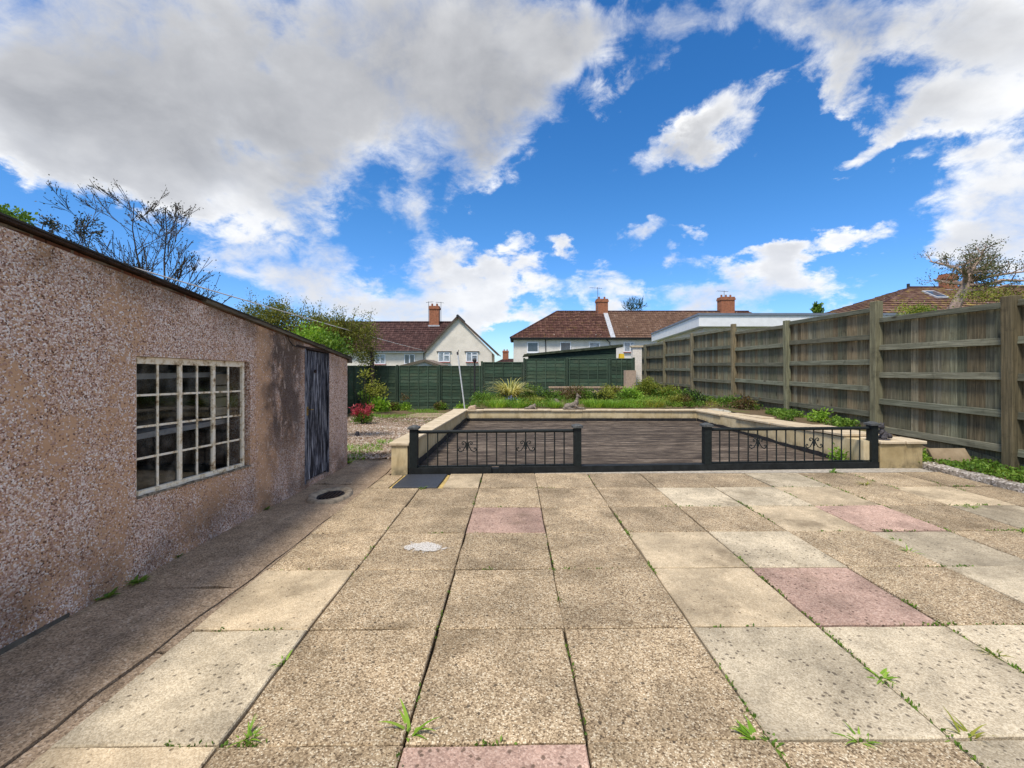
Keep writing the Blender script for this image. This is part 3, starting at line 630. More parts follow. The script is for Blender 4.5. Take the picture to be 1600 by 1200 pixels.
mb = MB(); mb.prism([(-1.555, 5.362), (-.89, 5.368), (-.89, 6.05), (-1.525, 6.03)], -.045, -.012)
tag(mb.build('mortar_bed', M['mortar'], patio), None)
slate = slab([(-1.515, 5.385), (-.955, 5.375), (-.925, 6.03), (-1.485, 6.02)], M['slate'], None, .010, .02, 'slate_tile', .004)
tag(slate, 'blue grey slate tile set in yellow mortar at the left railing post', 'slate tile')
mb = MB(); mb.add([(-1.9, -.6, -.032), (6.06, -.6, -.032), (6.06, 6.6, -.032), (-1.9, 6.6, -.032)], [(0, 1, 2, 3)])
tag(mb.build('joint_bed', M['joint']), 'dark soil in the joints between paving slabs', kind='structure')
# mortar margin along the railing
mb = MB(); mb.prism([(.3, 6.115), (5.40, 6.20), (6.02, 6.22), (6.02, 6.5), (5.35, 6.43), (.3, 6.14)], -.05, -.006)
tag(mb.build('mortar_margin', M['mortar_pale']), 'strip of pale mortar between paving and the black sill beam', kind='structure')
# splash of white paint
def splash():
    c = (-.74, 3.60); pts = []
    for k in range(15):
        a = 2*math.pi*k/15; r = random.Random(k).uniform(.5, 1.15)
        pts.append((c[0]+.24*math.cos(a), c[1]+.16*math.sin(a)))
    notch = [(p[0], p[1]) for p in pts]
    mb = MB(); mb.add([(p[0], p[1], .0068) for p in notch], [tuple(range(15))]); return mb.build('paint_mark', M['white_chalk'], None, (c[0], c[1], 0))
tag(splash(), 'white paint mark on a brown paving slab', 'paint mark')
# ================================================================== CONCRETE PATH beside the outbuilding
path = empty('path', (0, 0, 0)); tag(path, 'cracked brown concrete path along the outbuilding', kind='structure')
def wx(y): return -2.766+.029*y
def wob(y, s, a=.018): return a*mnoise.noise(Vector((s, y*2.1, .3)))+a*.5*mnoise.noise(Vector((s, y*7, .8)))
def crack_x(y): return (-2.02+.05*y if y < 3 else -1.87+.012*(y-3))+wob(y, 5, .03)
def strip(y0, y1, fl, fr, z, s0, s1, mat='concrete', dz=0):
    n = max(3, int((y1-y0)/.16)); L = []; Rr = []
    for i in range(n+1):
        y = y0+(y1-y0)*i/n; L.append((fl(y), y)); Rr.append((fr(y), y))
    def end(a, b, s, side):
        out = []
        for t in (.2, .4, .6, .8): out.append((a[0]+(b[0]-a[0])*t, a[1]+(b[1]-a[1])*t+.05*mnoise.noise(Vector((s, t*3.3, 0)))*1.6))
        return out
    poly = Rr+end(Rr[-1], L[-1], s1, 1)+L[::-1]+[(p[0], p[1]+.012) for p in end(L[0], Rr[0], s0, 0)]
    n2 = len(poly); mb = MB()
    vs = [(p[0], p[1], z-.06) for p in poly]+[(p[0], p[1], z-.003) for p in poly]
    mb.add(vs, [tuple(range(n2, 2*n2))]+[(i, (i+1) % n2, n2+(i+1) % n2, n2+i) for i in range(n2)])
    return mb.build('concrete_slab', M[mat], path, (0, (y0+y1)/2, 0))
wl = lambda y: wx(y)-.03
for (a, b, z, s) in [(-.6, 1.35, -.010, 1), (1.35, 2.96, -.006, 2), (2.96, 4.80, -.009, 3), (4.80, 5.62, -.022, 4), (5.62, 7.5, -.018, 6)]:
    strip(a, b, wl if b < 7 else (lambda y: wx(y)-.03 if y < 6.75 else wx(6.75)-.4*(y-6.75)), lambda y: crack_x(y)-.005, z, s, s+1 if s < 4 else s+2)
for (a, b, z, s) in [(-.6, 2.3, -.016, 11), (2.3, 4.4, -.012, 12), (4.4, 6.05, -.022, 13), (6.05, 7.45, -.020, 14)]:
    strip(a, b, lambda y: crack_x(y)+.005, lambda y: -1.842 if y < 5.36 else -1.80 if y < 6.0 else -1.755, z, s, s+1)
# drain gully
def gully():
    root = empty('drain_gully', (-2.15, 5.10, -.02), 'worn concrete drain gully with a dark hole beside the black door', 'drain')
    rx, ry = .235, .315
    def ring(k, z, s): return [(-2.15+rx*k*math.cos(a)*(1+.1*mnoise.noise(Vector((math.cos(a)*1.5, math.sin(a)*1.5, s)))), 5.10+ry*k*math.sin(a)*(1+.12*mnoise.noise(Vector((math.cos(a), math.sin(a), s+3)))), z+.008*mnoise.noise(Vector((a, s, 0)))) for a in [2*math.pi*i/28 for i in range(28)]]
    rs = [ring(1.04, -.03, 0), ring(1.0, .000, 0), ring(.95, .010, 0), ring(.76, .012, 1), ring(.68, .002, 1), ring(.62, -.016, 2)]
    n = 28; mb = MB(); mb.add([v for r in rs for v in r], [(q*n+i, q*n+(i+1) % n, (q+1)*n+(i+1) % n, (q+1)*n+i) for q in range(5) for i in range(n)])
    mb.build('rim', M['mortar_pale2'], root, smooth=True)
    mb = MB(); r5 = ring(.66, -.013, 2); mb.add(r5+[(-2.15, 5.1, -.013)], [(i, (i+1) % n, n) for i in range(n)]); mb.build('basin', M['bitumen'], root)
    mb = MB()
    for k in range(5):
        x = -2.23+.04*k; mb.box((x, 4.97, -.012), (x+.018, 5.23, .0))
    mb.build('grate', M['rust'], root)
M['mortar_pale2'] = simple('worn_concrete', (.33, .27, .195), .9, .2, 0, .35, 14)
gully()
# ================================================================== KERB AND SIDE BED
kerb = empty('kerb', (6.12, 3.0, 0), 'rough pale stone kerb edging the narrow bed beside the tall fence', 'kerb')
yy_ = -.5; rk = random.Random(3)
while yy_ < 6.5:
    L = min(rk.uniform(.75, 1.0), 6.62-yy_); mb = MB()
    z = .085+rk.uniform(-.012, .015); j = lambda: rk.uniform(-.012, .012)
    n = 5; prof = []
    for i in range(n+1):
        y = yy_+.005+(L-.01)*i/n
        prof.append([(6.058+j(), y, -.05), (6.062+j(), y, z-.02+j()), (6.09+j(), y, z+j()), (6.19+j(), y, z+j()), (6.215+j(), y, z-.03+j()), (6.22, y, -.05)])
    vs = [v for p in prof for v in p]
    fs = [(i*6+q, i*6+q+1, (i+1)*6+q+1, (i+1)*6+q) for i in range(n) for q in range(5)]+[(0, 5, 4, 3, 2, 1), tuple(n*6+q for q in range(6))]
    mb.add(vs, fs); mb.build('kerb_stone', M['kerb'], kerb, (6.12, yy_+L/2, 0)); yy_ += L
# ================================================================== LOW WALL ROUND THE DECK
lw = empty('low_wall', (1.9, 12.3, 0), 'low cream rendered wall with stone coping round three sides of the dark deck', 'garden wall')
def lin(a, b, y, y0, y1): return a+(b-a)*max(0, min(1, (y-y0)/(y1-y0)))
def li(y): return lin(-1.49, -1.345, y, 6.12, 12.2)       # inner faces
def ri(y): return lin(5.24, 5.14, y, 6.35, 12.2)
def ro(y): return lin(6.02, 5.56, y, 6.5, 12.5)
def zl(y): return lin(.395, .245, y, 6.1, 12.3)
def zr(y): return lin(.39, .245, y, 6.4, 12.3)
def bar_y(fx0, fx1, fz0, fz1, y0, y1, n, name, mat, parent, bev=0):
    mb = MB(); st = []
    for i in range(n+1):
        y = y0+(y1-y0)*i/n; a, b = fx0(y), fx1(y); st.append([(a, y, fz0(y)), (b, y, fz0(y)), (b, y, fz1(y)), (a, y, fz1(y))])
    vs = [v for s in st for v in s]
    fs = [(i*4+q, i*4+(q+1) % 4, (i+1)*4+(q+1) % 4, (i+1)*4+q) for i in range(n) for q in range(4)]+[(3, 2, 1, 0), tuple(n*4+q for q in range(4))]
    fs = [tuple(reversed(f)) for f in fs]
    mb.add(vs, fs); c = ((fx0(y0)+fx1(y0))/2, (y0+y1)/2, 0)
    return mb.build(name, mat, parent, c, bevel=bev)
zb = lambda y: -.06
bar_y(lambda y: -1.715, li, zb, zl, 6.07, 12.2, 8, 'side_wall', M['cream'], lw)
bar_y(ri, lambda y: ro(y)-.03, zb, zr, 6.50, 12.2, 8, 'side_wall', M['cream'], lw)
mb = MB(); mb.box((-1.715, 12.203, -.06), (5.53, 12.46, .245)); mb.build('back_wall', M['cream'], lw)
o = bar_y(lambda y: 5.445, lambda y: 6.075, zb, lambda y: .352, 6.44, 6.85, 2, 'end_block', M['dirty_cream'], lw, .012)
o = None
rk = random.Random(9)
def cop_y(fx0, fx1, fz, y0, y1, lens, over=.028, th=.045, jit=.004):
    y = y0
    while y < y1-.05:
        L = min(rk.uniform(*lens), y1-y)
        if y1-(y+L) < .25: L = y1-y
        a, b = y+.003, y+L-.003; dz = rk.uniform(-jit, jit*1.5); sx = rk.uniform(-jit*2, jit*2)
        bar_y(lambda q: fx0(q)-over+sx, lambda q: fx1(q)+over+sx, lambda q: fz(q)+dz+.002, lambda q: fz(q)+dz+th, a, b, 2, 'coping_stone', M['coping'], lw, .006)
        y += L
cop_y(lambda y: -1.715, li, zl, 6.045, 12.17, (.85, 1.2), .028, .042, .003)
cop_y(lambda y: ri(y), lambda y: (ri(y)+ro(y))/2-.03, zr, 6.86, 12.17, (.5, .8), .03, .045, .012)
cop_y(lambda y: (ri(y)+ro(y))/2+.035, lambda y: ro(y)-.03, zr, 6.90, 12.17, (.5, .9), .028, .045, .014)
x = -1.745
while x < 5.5:
    L = min(rk.uniform(.7, 1.0), 5.56-x)
    if 5.56-(x+L) < .3: L = 5.56-x
    mb = MB(); dz = rk.uniform(-.004, .006); mb.box((x+.003, 12.172+rk.uniform(-.006, .006), .247+dz), (x+L-.003, 12.50, .292+dz)); mb.build('coping_stone', M['coping'], lw, (x+L/2, 12.33, 0), bevel=.006); x += L
# broken coping on the end block
mb = MB(); mb.prism([(5.43, 6.41), (5.80, 6.42), (5.78, 6.60), (5.84, 6.85), (5.44, 6.85)], .354, .395); mb.build('coping_stone', M['coping'], lw, bevel=.008)
mb = MB(); mb.prism([(5.81, 6.405), (6.11, 6.41), (6.09, 6.83), (5.87, 6.84), (5.80, 6.60)], .355, .40); mb.build('coping_stone', M['coping'], lw, bevel=.008)
# black bitumen band at the foot of the wall
bar_y(lambda y: li(y)+.003, lambda y: li(y)+.018, lambda y: -.02, lambda y: .075+.008*math.sin(y*5), 6.3, 12.18, 18, 'damp_band', M['bitumen'], lw)
mb = MB(); mb.box((-1.32, 12.18, -.02), (5.12, 12.20, .052)); mb.build('damp_band', M['bitumen'], lw)
bar_y(lambda y: ri(y)-.016-.006*math.sin(y*9), lambda y: ri(y)-.003, lambda y: -.02, lambda y: .045+.012*math.sin(y*4.3)+.008*math.sin(y*13), 6.7, 12.16, 30, 'damp_band', M['bitumen'], lw)
# ================================================================== DECK
deck = empty('deck', (1.9, 9.2, 0), 'weathered dark brown timber deck laid in long boards inside the low wall', 'deck')
y = 6.18; rk = random.Random(4)
while y < 12.1:
    w = .142
    a, b = li(y)+.02, ri(y)-.02
    if y < 6.62: b = 5.2-(6.62-y)*.0; a = -1.43
    cuts = [a, b] if rk.random() < .45 else [a, rk.uniform(a+1.2, b-1.2), b]
    for p, q in zip(cuts, cuts[1:]):
        dz = rk.uniform(-.004, .004); z = -.022+dz; tl = rk.uniform(-.004, .004)
        t = .0
        f0 = 0.024*p+6.12-y if y < 6.7 else 0
        mb = MB(); mb.hexa([(p+.003, y+.004, z-.03), (q-.003, y+.004, z-.03), (q-.003, y+w-.004, z-.03), (p+.003, y+w-.004, z-.03), (p+.003, y+.004, z), (q-.003, y+.004, z+tl), (q-.003, y+w-.004, z+tl*.5), (p+.003, y+w-.004, z+.002)])
        mb.build('board', M['deck'], deck, ((p+q)/2, y+w/2, 0))
    y += w
# ================================================================== SILL BEAM AND RAILINGS
def rl(x): return 6.055+(x+1.46)*.0585       # line of the railings across the front of the deck
RA = math.atan(.0585)
def rail_box(mb, x0, x1, off0, off1, z0, z1):
    mb.hexa([(x0, rl(x0)+off0, z0), (x1, rl(x1)+off0, z0), (x1, rl(x1)+off1, z0), (x0, rl(x0)+off1, z0), (x0, rl(x0)+off0, z1), (x1, rl(x1)+off0, z1), (x1, rl(x1)+off1, z1), (x0, rl(x0)+off1, z1)])
mb = MB(); mb.__class__
rail_box(mb, -1.465, -.32, 0, .115, -.03, .082); rail_box(mb, -.215, 5.44, 0, .115, -.03, .080)
rail_box(mb, -.32, -.215, .03, .115, -.03, .055)
sill = mb.build('sill_beam', M['beam'], None, (2, 6.2, 0))
tag(sill, 'long charcoal painted timber sill with a rotted notch under both railings', 'timber beam')
def railing(x0, x1, nb, label):
    root = empty('railing', ((x0+x1)/2, rl((x0+x1)/2), .08), label, 'railing', 'low railings along the deck front')
    pw = .105; zt = .575
    for xa in (x0, x1-pw):
        mb = MB(); rail_box(mb, xa, xa+pw, .004, .110, .082, .625); p = mb.build('post', M['iron'], root, (xa, rl(xa), 0))
        mb = MB(); c = xa+pw/2; e = .076
        rail_box(mb, c-e, c+e, .057-e, .057+e, .626, .652)
        b = rl(c)+.057
        mb.add([(c-e, b-e, .652), (c+e, b-e, .652), (c+e, b+e, .652), (c-e, b+e, .652), (c-.02, b-.02, .678), (c+.02, b-.02, .678), (c+.02, b+.02, .678), (c-.02, b+.02, .678)], [(0, 1, 5, 4), (1, 2, 6, 5), (2, 3, 7, 6), (3, 0, 4, 7), (4, 5, 6, 7)])
        mb.build('post_cap', M['iron_worn'], p, (xa, rl(xa), 0))
    a, b = x0+pw, x1-pw
    mb = MB(); mb.tube([(a, rl(a)+.057, zt+.005), (b, rl(b)+.057, zt+.005)], .024, 10); mb.build('top_rail', M['iron'], root)
    mb = MB(); rail_box(mb, a, b, .040, .074, .086, .102); mb.build('bottom_rail', M['iron'], root)
    xs = [a+(b-a)*(i+1)/(nb+1) for i in range(nb)]
    for i, xq in enumerate(xs):
        mb = MB(); yq = rl(xq)+.057; mb.tube([(xq, yq, .10), (xq, yq, zt-.01)], .0095, 6, False); bo = mb.build('bar', M['iron'], root, (xq, yq, .1))
    d = xs[1]-xs[0]
    for i in (4, 10):
        xq = xs[i]; mb = MB()
        def P(u, w): return (xq+u, rl(xq+u)+.050, .345+w)
        for s in (-1, 1):
            lo = [P(s*.010, .07), P(s*.028, .02), P(s*.06, -.035), P(s*.098, -.052), P(s*.122, -.035), P(s*.124, -.008), P(s*.108, .006), P(s*.096, -.006), P(s*.102, -.018)]
            mb.tube(lo, .0075, 5)
            hi = [P(s*.008, .0), P(s*.012, .05), P(s*.026, .085), P(s*.050, .098), P(s*.070, .085), P(s*.072, .064), P(s*.058, .052), P(s*.046, .060), P(s*.052, .072)]
            mb.tube(hi, .0075, 5)
        mb.tube([P(0, -.02), P(0, .075)], .017, 6)
        mb.build('scroll', M['iron'], root)
    return root
M['iron_worn'] = simple('worn_grey_metal', (.075, .078, .075), .7, .4, 0, .45, 30)
railing(-1.46, .965, 15, 'black metal railing with two scrolls at the left of the deck front')
railing(2.775, 5.43, 16, 'black metal railing with two scrolls at the right of the deck front')
# ================================================================== OUTBUILDING
def ztop(y): return 2.267-.1441*(y-2.28)
Y0, Y1 = -.6, 6.70
shed = empty('outbuilding', (wx(6.7)-1.6, 3.0, 0), 'old pebbledashed outbuilding with sloping roof, paned window and black door', 'outbuilding')
def wseg(mb, ya, yb, z0, z1, d0=0.0, d1=.2):
    g = lambda f, y: f(y) if callable(f) else f
    P = lambda y, z, d: (wx(y)-d, y, z)
    mb.hexa([P(ya, g(z0, ya), d1), P(ya, g(z0, ya), d0), P(yb, g(z0, yb), d0), P(yb, g(z0, yb), d1), P(ya, g(z1, ya), d1), P(ya, g(z1, ya), d0), P(yb, g(z1, yb), d0), P(yb, g(z1, yb), d1)])
WA, WB, DA, DB = 3.076, 4.345, 5.43, 6.06
wzt = lambda y: 1.577-.022*(y-WA); wzb = lambda y: .560-.045*(y-WA)
dzt = lambda y: 1.722-.055*(y-DA); dzb = lambda y: .035
zw = lambda y: ztop(y)-.026
mb = MB()
wseg(mb, Y0, WA, -.1, zw); wseg(mb, WA, WB, -.1, wzb); wseg(mb, WA, WB, wzt, zw); wseg(mb, WB, DA, -.1, zw)
wseg(mb, DA, DB, lambda y: dzt(y)+.03, zw); wseg(mb, DA, DB, -.1, dzb); wseg(mb, DB, Y1, -.1, zw)
mb.build('front_wall', M['pebble'], shed, (0, 0, 0))
shed_w = 3.4
mb = MB(); mb.hexa([(wx(Y1)-shed_w, Y1-.2, -.1), (wx(Y1)-.203, Y1-.2, -.1), (wx(Y1)-.203, Y1-.002, -.1), (wx(Y1)-shed_w, Y1-.002, -.1), (wx(Y1)-shed_w, Y1-.2, zw(Y1-.1)), (wx(Y1)-.203, Y1-.2, zw(Y1-.1)), (wx(Y1)-.203, Y1-.002, zw(Y1)), (wx(Y1)-shed_w, Y1-.002, zw(Y1))])
mb.build('end_wall', M['pebble'], shed, (0, 0, 0))
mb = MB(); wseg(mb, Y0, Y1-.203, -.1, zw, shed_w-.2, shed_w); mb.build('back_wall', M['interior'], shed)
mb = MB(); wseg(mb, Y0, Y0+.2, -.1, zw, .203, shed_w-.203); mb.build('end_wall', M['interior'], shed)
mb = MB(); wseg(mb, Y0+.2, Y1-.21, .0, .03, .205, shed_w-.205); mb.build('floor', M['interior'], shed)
# crumbling wall plate and roof
mb = MB(); n = 40
for i in range(n):
    ya, yb = Y0+(Y1-Y0)*i/n, Y0+(Y1-Y0)*(i+1)/n
    d = -.004+.014*mnoise.noise(Vector((i*.9, 0, 2))); h = .018+.022*abs(mnoise.noise(Vector((i*.47, 3, 2))))
    wseg(mb, ya+.002, yb-.002, lambda y: zw(y)-h*0+.001, lambda y: ztop(y)-.004, -d if d < 0 else .004, .2)
mb.build('wall_plate', M['rot_brick'], shed)
mb = MB(); wseg(mb, Y0-.1, Y1+.12, lambda y: ztop(y)+.019, lambda y: ztop(y)+.030, -.042, shed_w+.06); roof = mb.build('roof', M['felt'], shed)
for ya, yb in ((Y0-.1, 1.6), (1.605, 3.7), (3.705, 5.35), (5.355, Y1+.11)):
    lo = .004 if yb < 3.8 else -.012
    mb = MB(); wseg(mb, ya, yb, lambda y: ztop(y)+lo, lambda y: ztop(y)+.018, -.034, .02); mb.build('edge_board', M['rust'] if yb < 3.8 else M['roof_timber'], roof)
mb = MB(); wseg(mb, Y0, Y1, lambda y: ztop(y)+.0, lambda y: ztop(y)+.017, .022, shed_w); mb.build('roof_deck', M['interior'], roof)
# end eaves board seen from below
mb = MB(); wseg(mb, Y1+.002, Y1+.11, lambda y: zw(y)-.03, lambda y: zw(y)+.01, -.03, 2.0); mb.build('eaves_board', M['roof_timber'], roof)
# plinth of grey concrete at the foot of the wall
mb = MB(); n = 14
for i in range(n):
    ya, yb = Y0+(2.62-Y0)*i/n, Y0+(2.62-Y0)*(i+1)/n
    wseg(mb, ya, yb, -.05, .055*min(1, (n-i)/5)+.012*mnoise.noise(Vector((i*.8, 1, 1))), -.028*min(1, (n-i)/4), .02)
mb.build('plinth', M['plinth'], shed) if 'plinth' in M else None
# window
def FP(y, z, d): return (wx(y)-d, y, z)
win = None
def bar_v(mb, y, w, za, zb_, d0, d1):
    mb.hexa([FP(y-w/2, za(y), d1), FP(y-w/2, za(y), d0), FP(y+w/2, za(y), d0), FP(y+w/2, za(y), d1), FP(y-w/2, zb_(y), d1), FP(y-w/2, zb_(y), d0), FP(y+w/2, zb_(y), d0), FP(y+w/2, zb_(y), d1)])
def bar_h(mb, ya, yb, f, h, d0, d1):
    mb.hexa([FP(ya, f(ya)-h/2, d1), FP(ya, f(ya)-h/2, d0), FP(yb, f(yb)-h/2, d0), FP(yb, f(yb)-h/2, d1), FP(ya, f(ya)+h/2, d1), FP(ya, f(ya)+h/2, d0), FP(yb, f(yb)+h/2, d0), FP(yb, f(yb)+h/2, d1)])
D0, D1 = .030, .056
mb = MB()
bar_v(mb, WA+.020, .030, lambda y: wzb(y)+.003, lambda y: wzt(y)-.003, D0, D1); bar_v(mb, WB-.060, .030, lambda y: wzb(y)+.003, lambda y: wzt(y)-.003, D0, D1)
bar_h(mb, WA+.040, WB-.080, lambda y: wzt(y)-.028, .05, D0, D1); bar_h(mb, WA+.040, WB-.080, lambda y: wzb(y)+.024, .042, D0-.01, D1)
ya, yb = WA+.040, WB-.080
m1, m2 = ya+(yb-ya)*.345, ya+(yb-ya)*.672
top = lambda y: wzt(y)-.053; bot = lambda y: wzb(y)+.045
for m_ in (m1, m2): bar_v(mb, m_, .036, bot, top, .034, .053)
win = mb.build('window', M['frame'], shed)
lights = [(ya, m1-.020), (m1+.020, m2-.020), (m2+.020, yb)]
for (a, b) in lights:
    mid = (a+b)/2
    mb = MB(); bar_v(mb, mid, .016, bot, top, .040, .0485); mb.build('glazing_bar', M['frame'], win, (wx(mid), mid, 1))
    for k in range(1, 4):
        f = lambda y, k=k: bot(y)+(top(y)-bot(y))*k/4
        for (p, q) in ((a, mid-.0085), (mid+.0085, b)):
            mb = MB(); bar_h(mb, p, q, f, .016, .0415, .0487); mb.build('glazing_bar', M['frame'], win, (wx(p), p, 1))
    for k in range(4):
        for (p, q) in ((a, mid-.010), (mid+.010, b)):
            zlo = lambda y, k=k: bot(y)+(top(y)-bot(y))*k/4+(.010 if k else 0); zhi = lambda y, k=k: bot(y)+(top(y)-bot(y))*(k+1)/4-(.010 if k < 3 else 0)
            d = .050+random.uniform(-.001, .001); e = random.uniform(-.0012, .0012)
            mb = MB(); mb.add([FP(p, zlo(p), d), FP(q, zlo(q), d+e), FP(q, zhi(q), d+e), FP(p, zhi(p), d)], [(0, 1, 2, 3)]); mb.build('pane', M['glass'], win, (wx(p), p, 1))
# sill of rough mortar with flaked paint
mb = MB(); n = 16
for i in range(n):
    a, b = WA+(WB-WA)*i/n, WA+(WB-WA)*(i+1)/n
    h = .012+.010*mnoise.noise(Vector((i*.7, 5, 0)))
    wseg(mb, a+.002, b, lambda y: wzb(y)+.0005, lambda y: wzb(y)+h, -.010-.012*abs(mnoise.noise(Vector((i*.6, 0, 7)))), .044)
mb.build('sill', M['plinth2'], shed)
# interior: long strips, boards and clutter on the far side of the glass
def inner_strip(z0, d, ya, yb, name='inner_strip', m='inner_strip', h=.045, t=.25, slope_=0):
    mb = MB(); wseg(mb, ya, yb, lambda y: z0+slope_*(y-ya), lambda y: z0+h+slope_*(y-ya), d, d+t); mb.build(name, M[m], shed)
inner_strip(1.40, .30, 2.4, 5.2, slope_=0.0); inner_strip(.93, .27, 2.4, 5.1); inner_strip(1.10, .60, 2.4, 5.3, 'inner_strip', 'interior', .03, .35)
mb = MB()
for k, (a, b, z0, z1) in enumerate([(4.15, 4.52, 1.325, 1.425), (4.17, 4.53, 1.21, 1.31), (4.14, 4.51, 1.11, 1.198), (4.16, 4.5, 1.03, 1.10)]):
    mb = MB(); wseg(mb, a, b, z0, z1, .215, .24); mb.build('loose_board', M['beige_board'], shed)
rk = random.Random(12)
yy_ = 2.6
while yy_ < 4.4:
    w = rk.uniform(.12, .3); mb = MB(); wseg(mb, yy_, yy_+w, .925, .93+rk.uniform(.06, .16), .55, .7); mb.build('box', M['roof_timber'] if rk.random() < .5 else M['felt'], shed); yy_ += w+rk.uniform(.05, .3)
# door
nP = 7; dw = (DB-DA-.03)/nP
door = empty('door', (wx(DA)-.03, DA, .04)); door.parent = shed; door.location = Vector((wx(DA)-.03, DA, .04))-wloc(shed)
for i in range(nP):
    a = DA+.015+dw*i; mb = MB(); e = random.uniform(-.003, .003)
    wseg(mb, a+.003, a+dw-.003, dzb(0)+.012+random.uniform(0, .012), lambda y: dzt(y)-.006, .030+e, .055+e); mb.build('plank', M['door'], door, (wx(a), a, random.uniform(0, 1)*0))
mb = MB(); wseg(mb, DA, DB, dzb(0)+.01, lambda y: dzt(y), .060, .075); mb.build('door_backing', M['felt'], door)
mb = MB(); wseg(mb, DA-.02, DA+.013, .03, lambda y: dzt(y), -.006, .06); mb.build('door_frame', M['door'], door)
mb = MB(); wseg(mb, DB-.013, DB+.012, .03, lambda y: dzt(y), -.006, .06); mb.build('door_frame', M['door'], door)
hp = FP(DA+.10, .93, .022)
mb = MB(); wseg(mb, DA+.075, DA+.115, .88, .99, .022, .0295); mb.build('latch_plate', M['brass'], door)
mb = MB(); mb.tube([FP(DA+.095, .955, .022), FP(DA+.095, .955, -.02), FP(DA+.15, .950, -.022)], .007, 6); mb.build('handle', M['brass'], door)
mb = MB(); mb.tube([FP(DA+.30, 1.44, .03), FP(DA+.30, 1.44, .012)], .022, 10); mb.build('knob', M['rust'], door)
mb = MB(); wseg(mb, DA-.22, DB+.07, lambda y: dzt(y)+.004, lambda y: dzt(y)+.030, -.010, .10); mb.build('lintel', M['rust'], shed)
mb = MB(); wseg(mb, DA+.42, DA+.53, lambda y: dzt(y)+.055, lambda y: dzt(y)+.105, -.004, .02); mb.build('brick', M['rot_brick'], shed)
# crack running up from the lintel: its shade, drawn as a black tube
pts = [FP(DA-.20, dzt(DA)+.018, .0), FP(DA-.30, dzt(DA)+.030, .0), FP(DA-.38, dzt(DA)+.085, .0), FP(DA-.40, dzt(DA)+.13, .0), FP(DA-.47, dzt(DA)+.17, .0)]
mb = MB(); mb.tube([Vector(p)+Vector((.001, 0, 0)) for p in pts], [.008, .007, .006, .005, .003], 4); mb.build('crack', M['bitumen'], shed)
M['tan_render'] = m_render_white('pinkish_tan_render', (.46, .34, .25))
# ================================================================== TALL CLOSE-BOARDED FENCE ON THE RIGHT
def fx(y): return 7.163-.027*y
FY = [3.55, 6.05, 8.25, 10.8, 13.3, 16.2, 19.0, 21.5, 23.1]
FT = [2.41, 2.41, 2.62, 2.555, 2.71, 2.65, 2.58, 2.58]
tall = empty('tall_fence', (fx(12), 12, 0), 'tall weathered grey green close boarded fence along the right side', 'fence')
PT = [2.49, 2.485, 2.74, 2.65, 2.81, 2.745, 2.655, 2.60, 2.63]
boxes = {}
def boxmesh(key, dx, dy, dz, bev=.004):
    if key not in boxes:
        mb = MB(); mb.box((-dx/2, -dy/2, 0), (dx/2, dy/2, dz)); me = bpy.data.meshes.new(key[0]); me.from_pydata(mb.v, [], mb.f)
        bm = bmesh.new(); bm.from_mesh(me); bmesh.ops.bevel(bm, geom=list(bm.edges), offset=bev, segments=1, affect='EDGES'); bm.to_mesh(me); bm.free()
        boxes[key] = me
    return boxes[key]
rk = random.Random(21)
def fslope(y): return soil_z(6.95, max(y, 0)) if y < 18.7 else slope(y)
for i, y in enumerate(FY):
    w = .145 if i < 3 else .125
    o = link('post', boxmesh(('post', i), w, w, PT[i]+.25, .008), M['fence_post'], tall, (fx(y)-.055, y, -.25 if y < 19 else -.25))
    o.rotation_euler = (rk.uniform(-.006, .006), rk.uniform(-.008, .004), rk.uniform(-.03, .03))
for i in range(len(FY)-1):
    a, b, zt = FY[i]+.0, FY[i+1]-.0, FT[i]
    gz = min(fslope(a), fslope(b))
    zbot = max(min(fslope(a), fslope(b))-.05, -.5)
    n = int(round((b-a)/.128)); bw = (b-a)/n
    me = boxmesh(('board', i), .018, bw+.012, zt-.03-zbot, .003)
    for k in range(n):
        y = a+bw*(k+.5)
        o = link('board', me, M['fence_board'], tall, (fx(y)+.022+rk.uniform(-.004, .004), y, zbot+rk.uniform(-.006, .006)))
        o.rotation_euler = (rk.uniform(-.004, .004), 0, .11+rk.uniform(-.03, .03))
    # arris rails, the top one capping the boards
    base = .30 if i < 4 else .18
    zs = [zt-.035]+[zt-.035-(zt-.035-max(gz, 0)-base+ .02)*t for t in (.252, .50, .752, 1.0)]
    for q, z in enumerate(zs):
        h = .104 if q else .090; d = .055
        y0, y1 = a+.072, b-.072; dzr = rk.uniform(-.012, .012)
        mb = MB(); x0, x1 = fx(y0), fx(y1); xo = -.018
        o1, o2 = (xo-d, xo) 
        t0, t1 = z+dzr, z-dzr
        mb.hexa([(x0+o1, y0, t0-h/2), (x0+o2, y0, t0-h/2), (x1+o2, y1, t1-h/2), (x1+o1, y1, t1-h/2), (x0+o1+.012, y0, t0+h/2), (x0+o2, y0, t0+h/2), (x1+o2, y1, t1+h/2), (x1+o1+.012, y1, t1+h/2)])
        mb.build('rail', M['fence_rail'], tall, (x0, (y0+y1)/2, z), bevel=.004)
    if i < 4:   # gravel board at the foot
        mb = MB(); x0, x1 = fx(a), fx(b); zq = max(fslope(a), .0)
        mb.hexa([(x0-.012, a, zbot-.1), (x0+.008, a, zbot-.1), (x1+.008, b, zbot-.1), (x1-.012, b, zbot-.1), (x0-.012, a, zq+.10), (x0+.008, a, zq+.10), (x1+.008, b, max(fslope(b), 0)+.10), (x1-.012, b, max(fslope(b), 0)+.10)])
        mb.build('gravel_board', M['fence_board'], tall, (x0, (a+b)/2, 0))
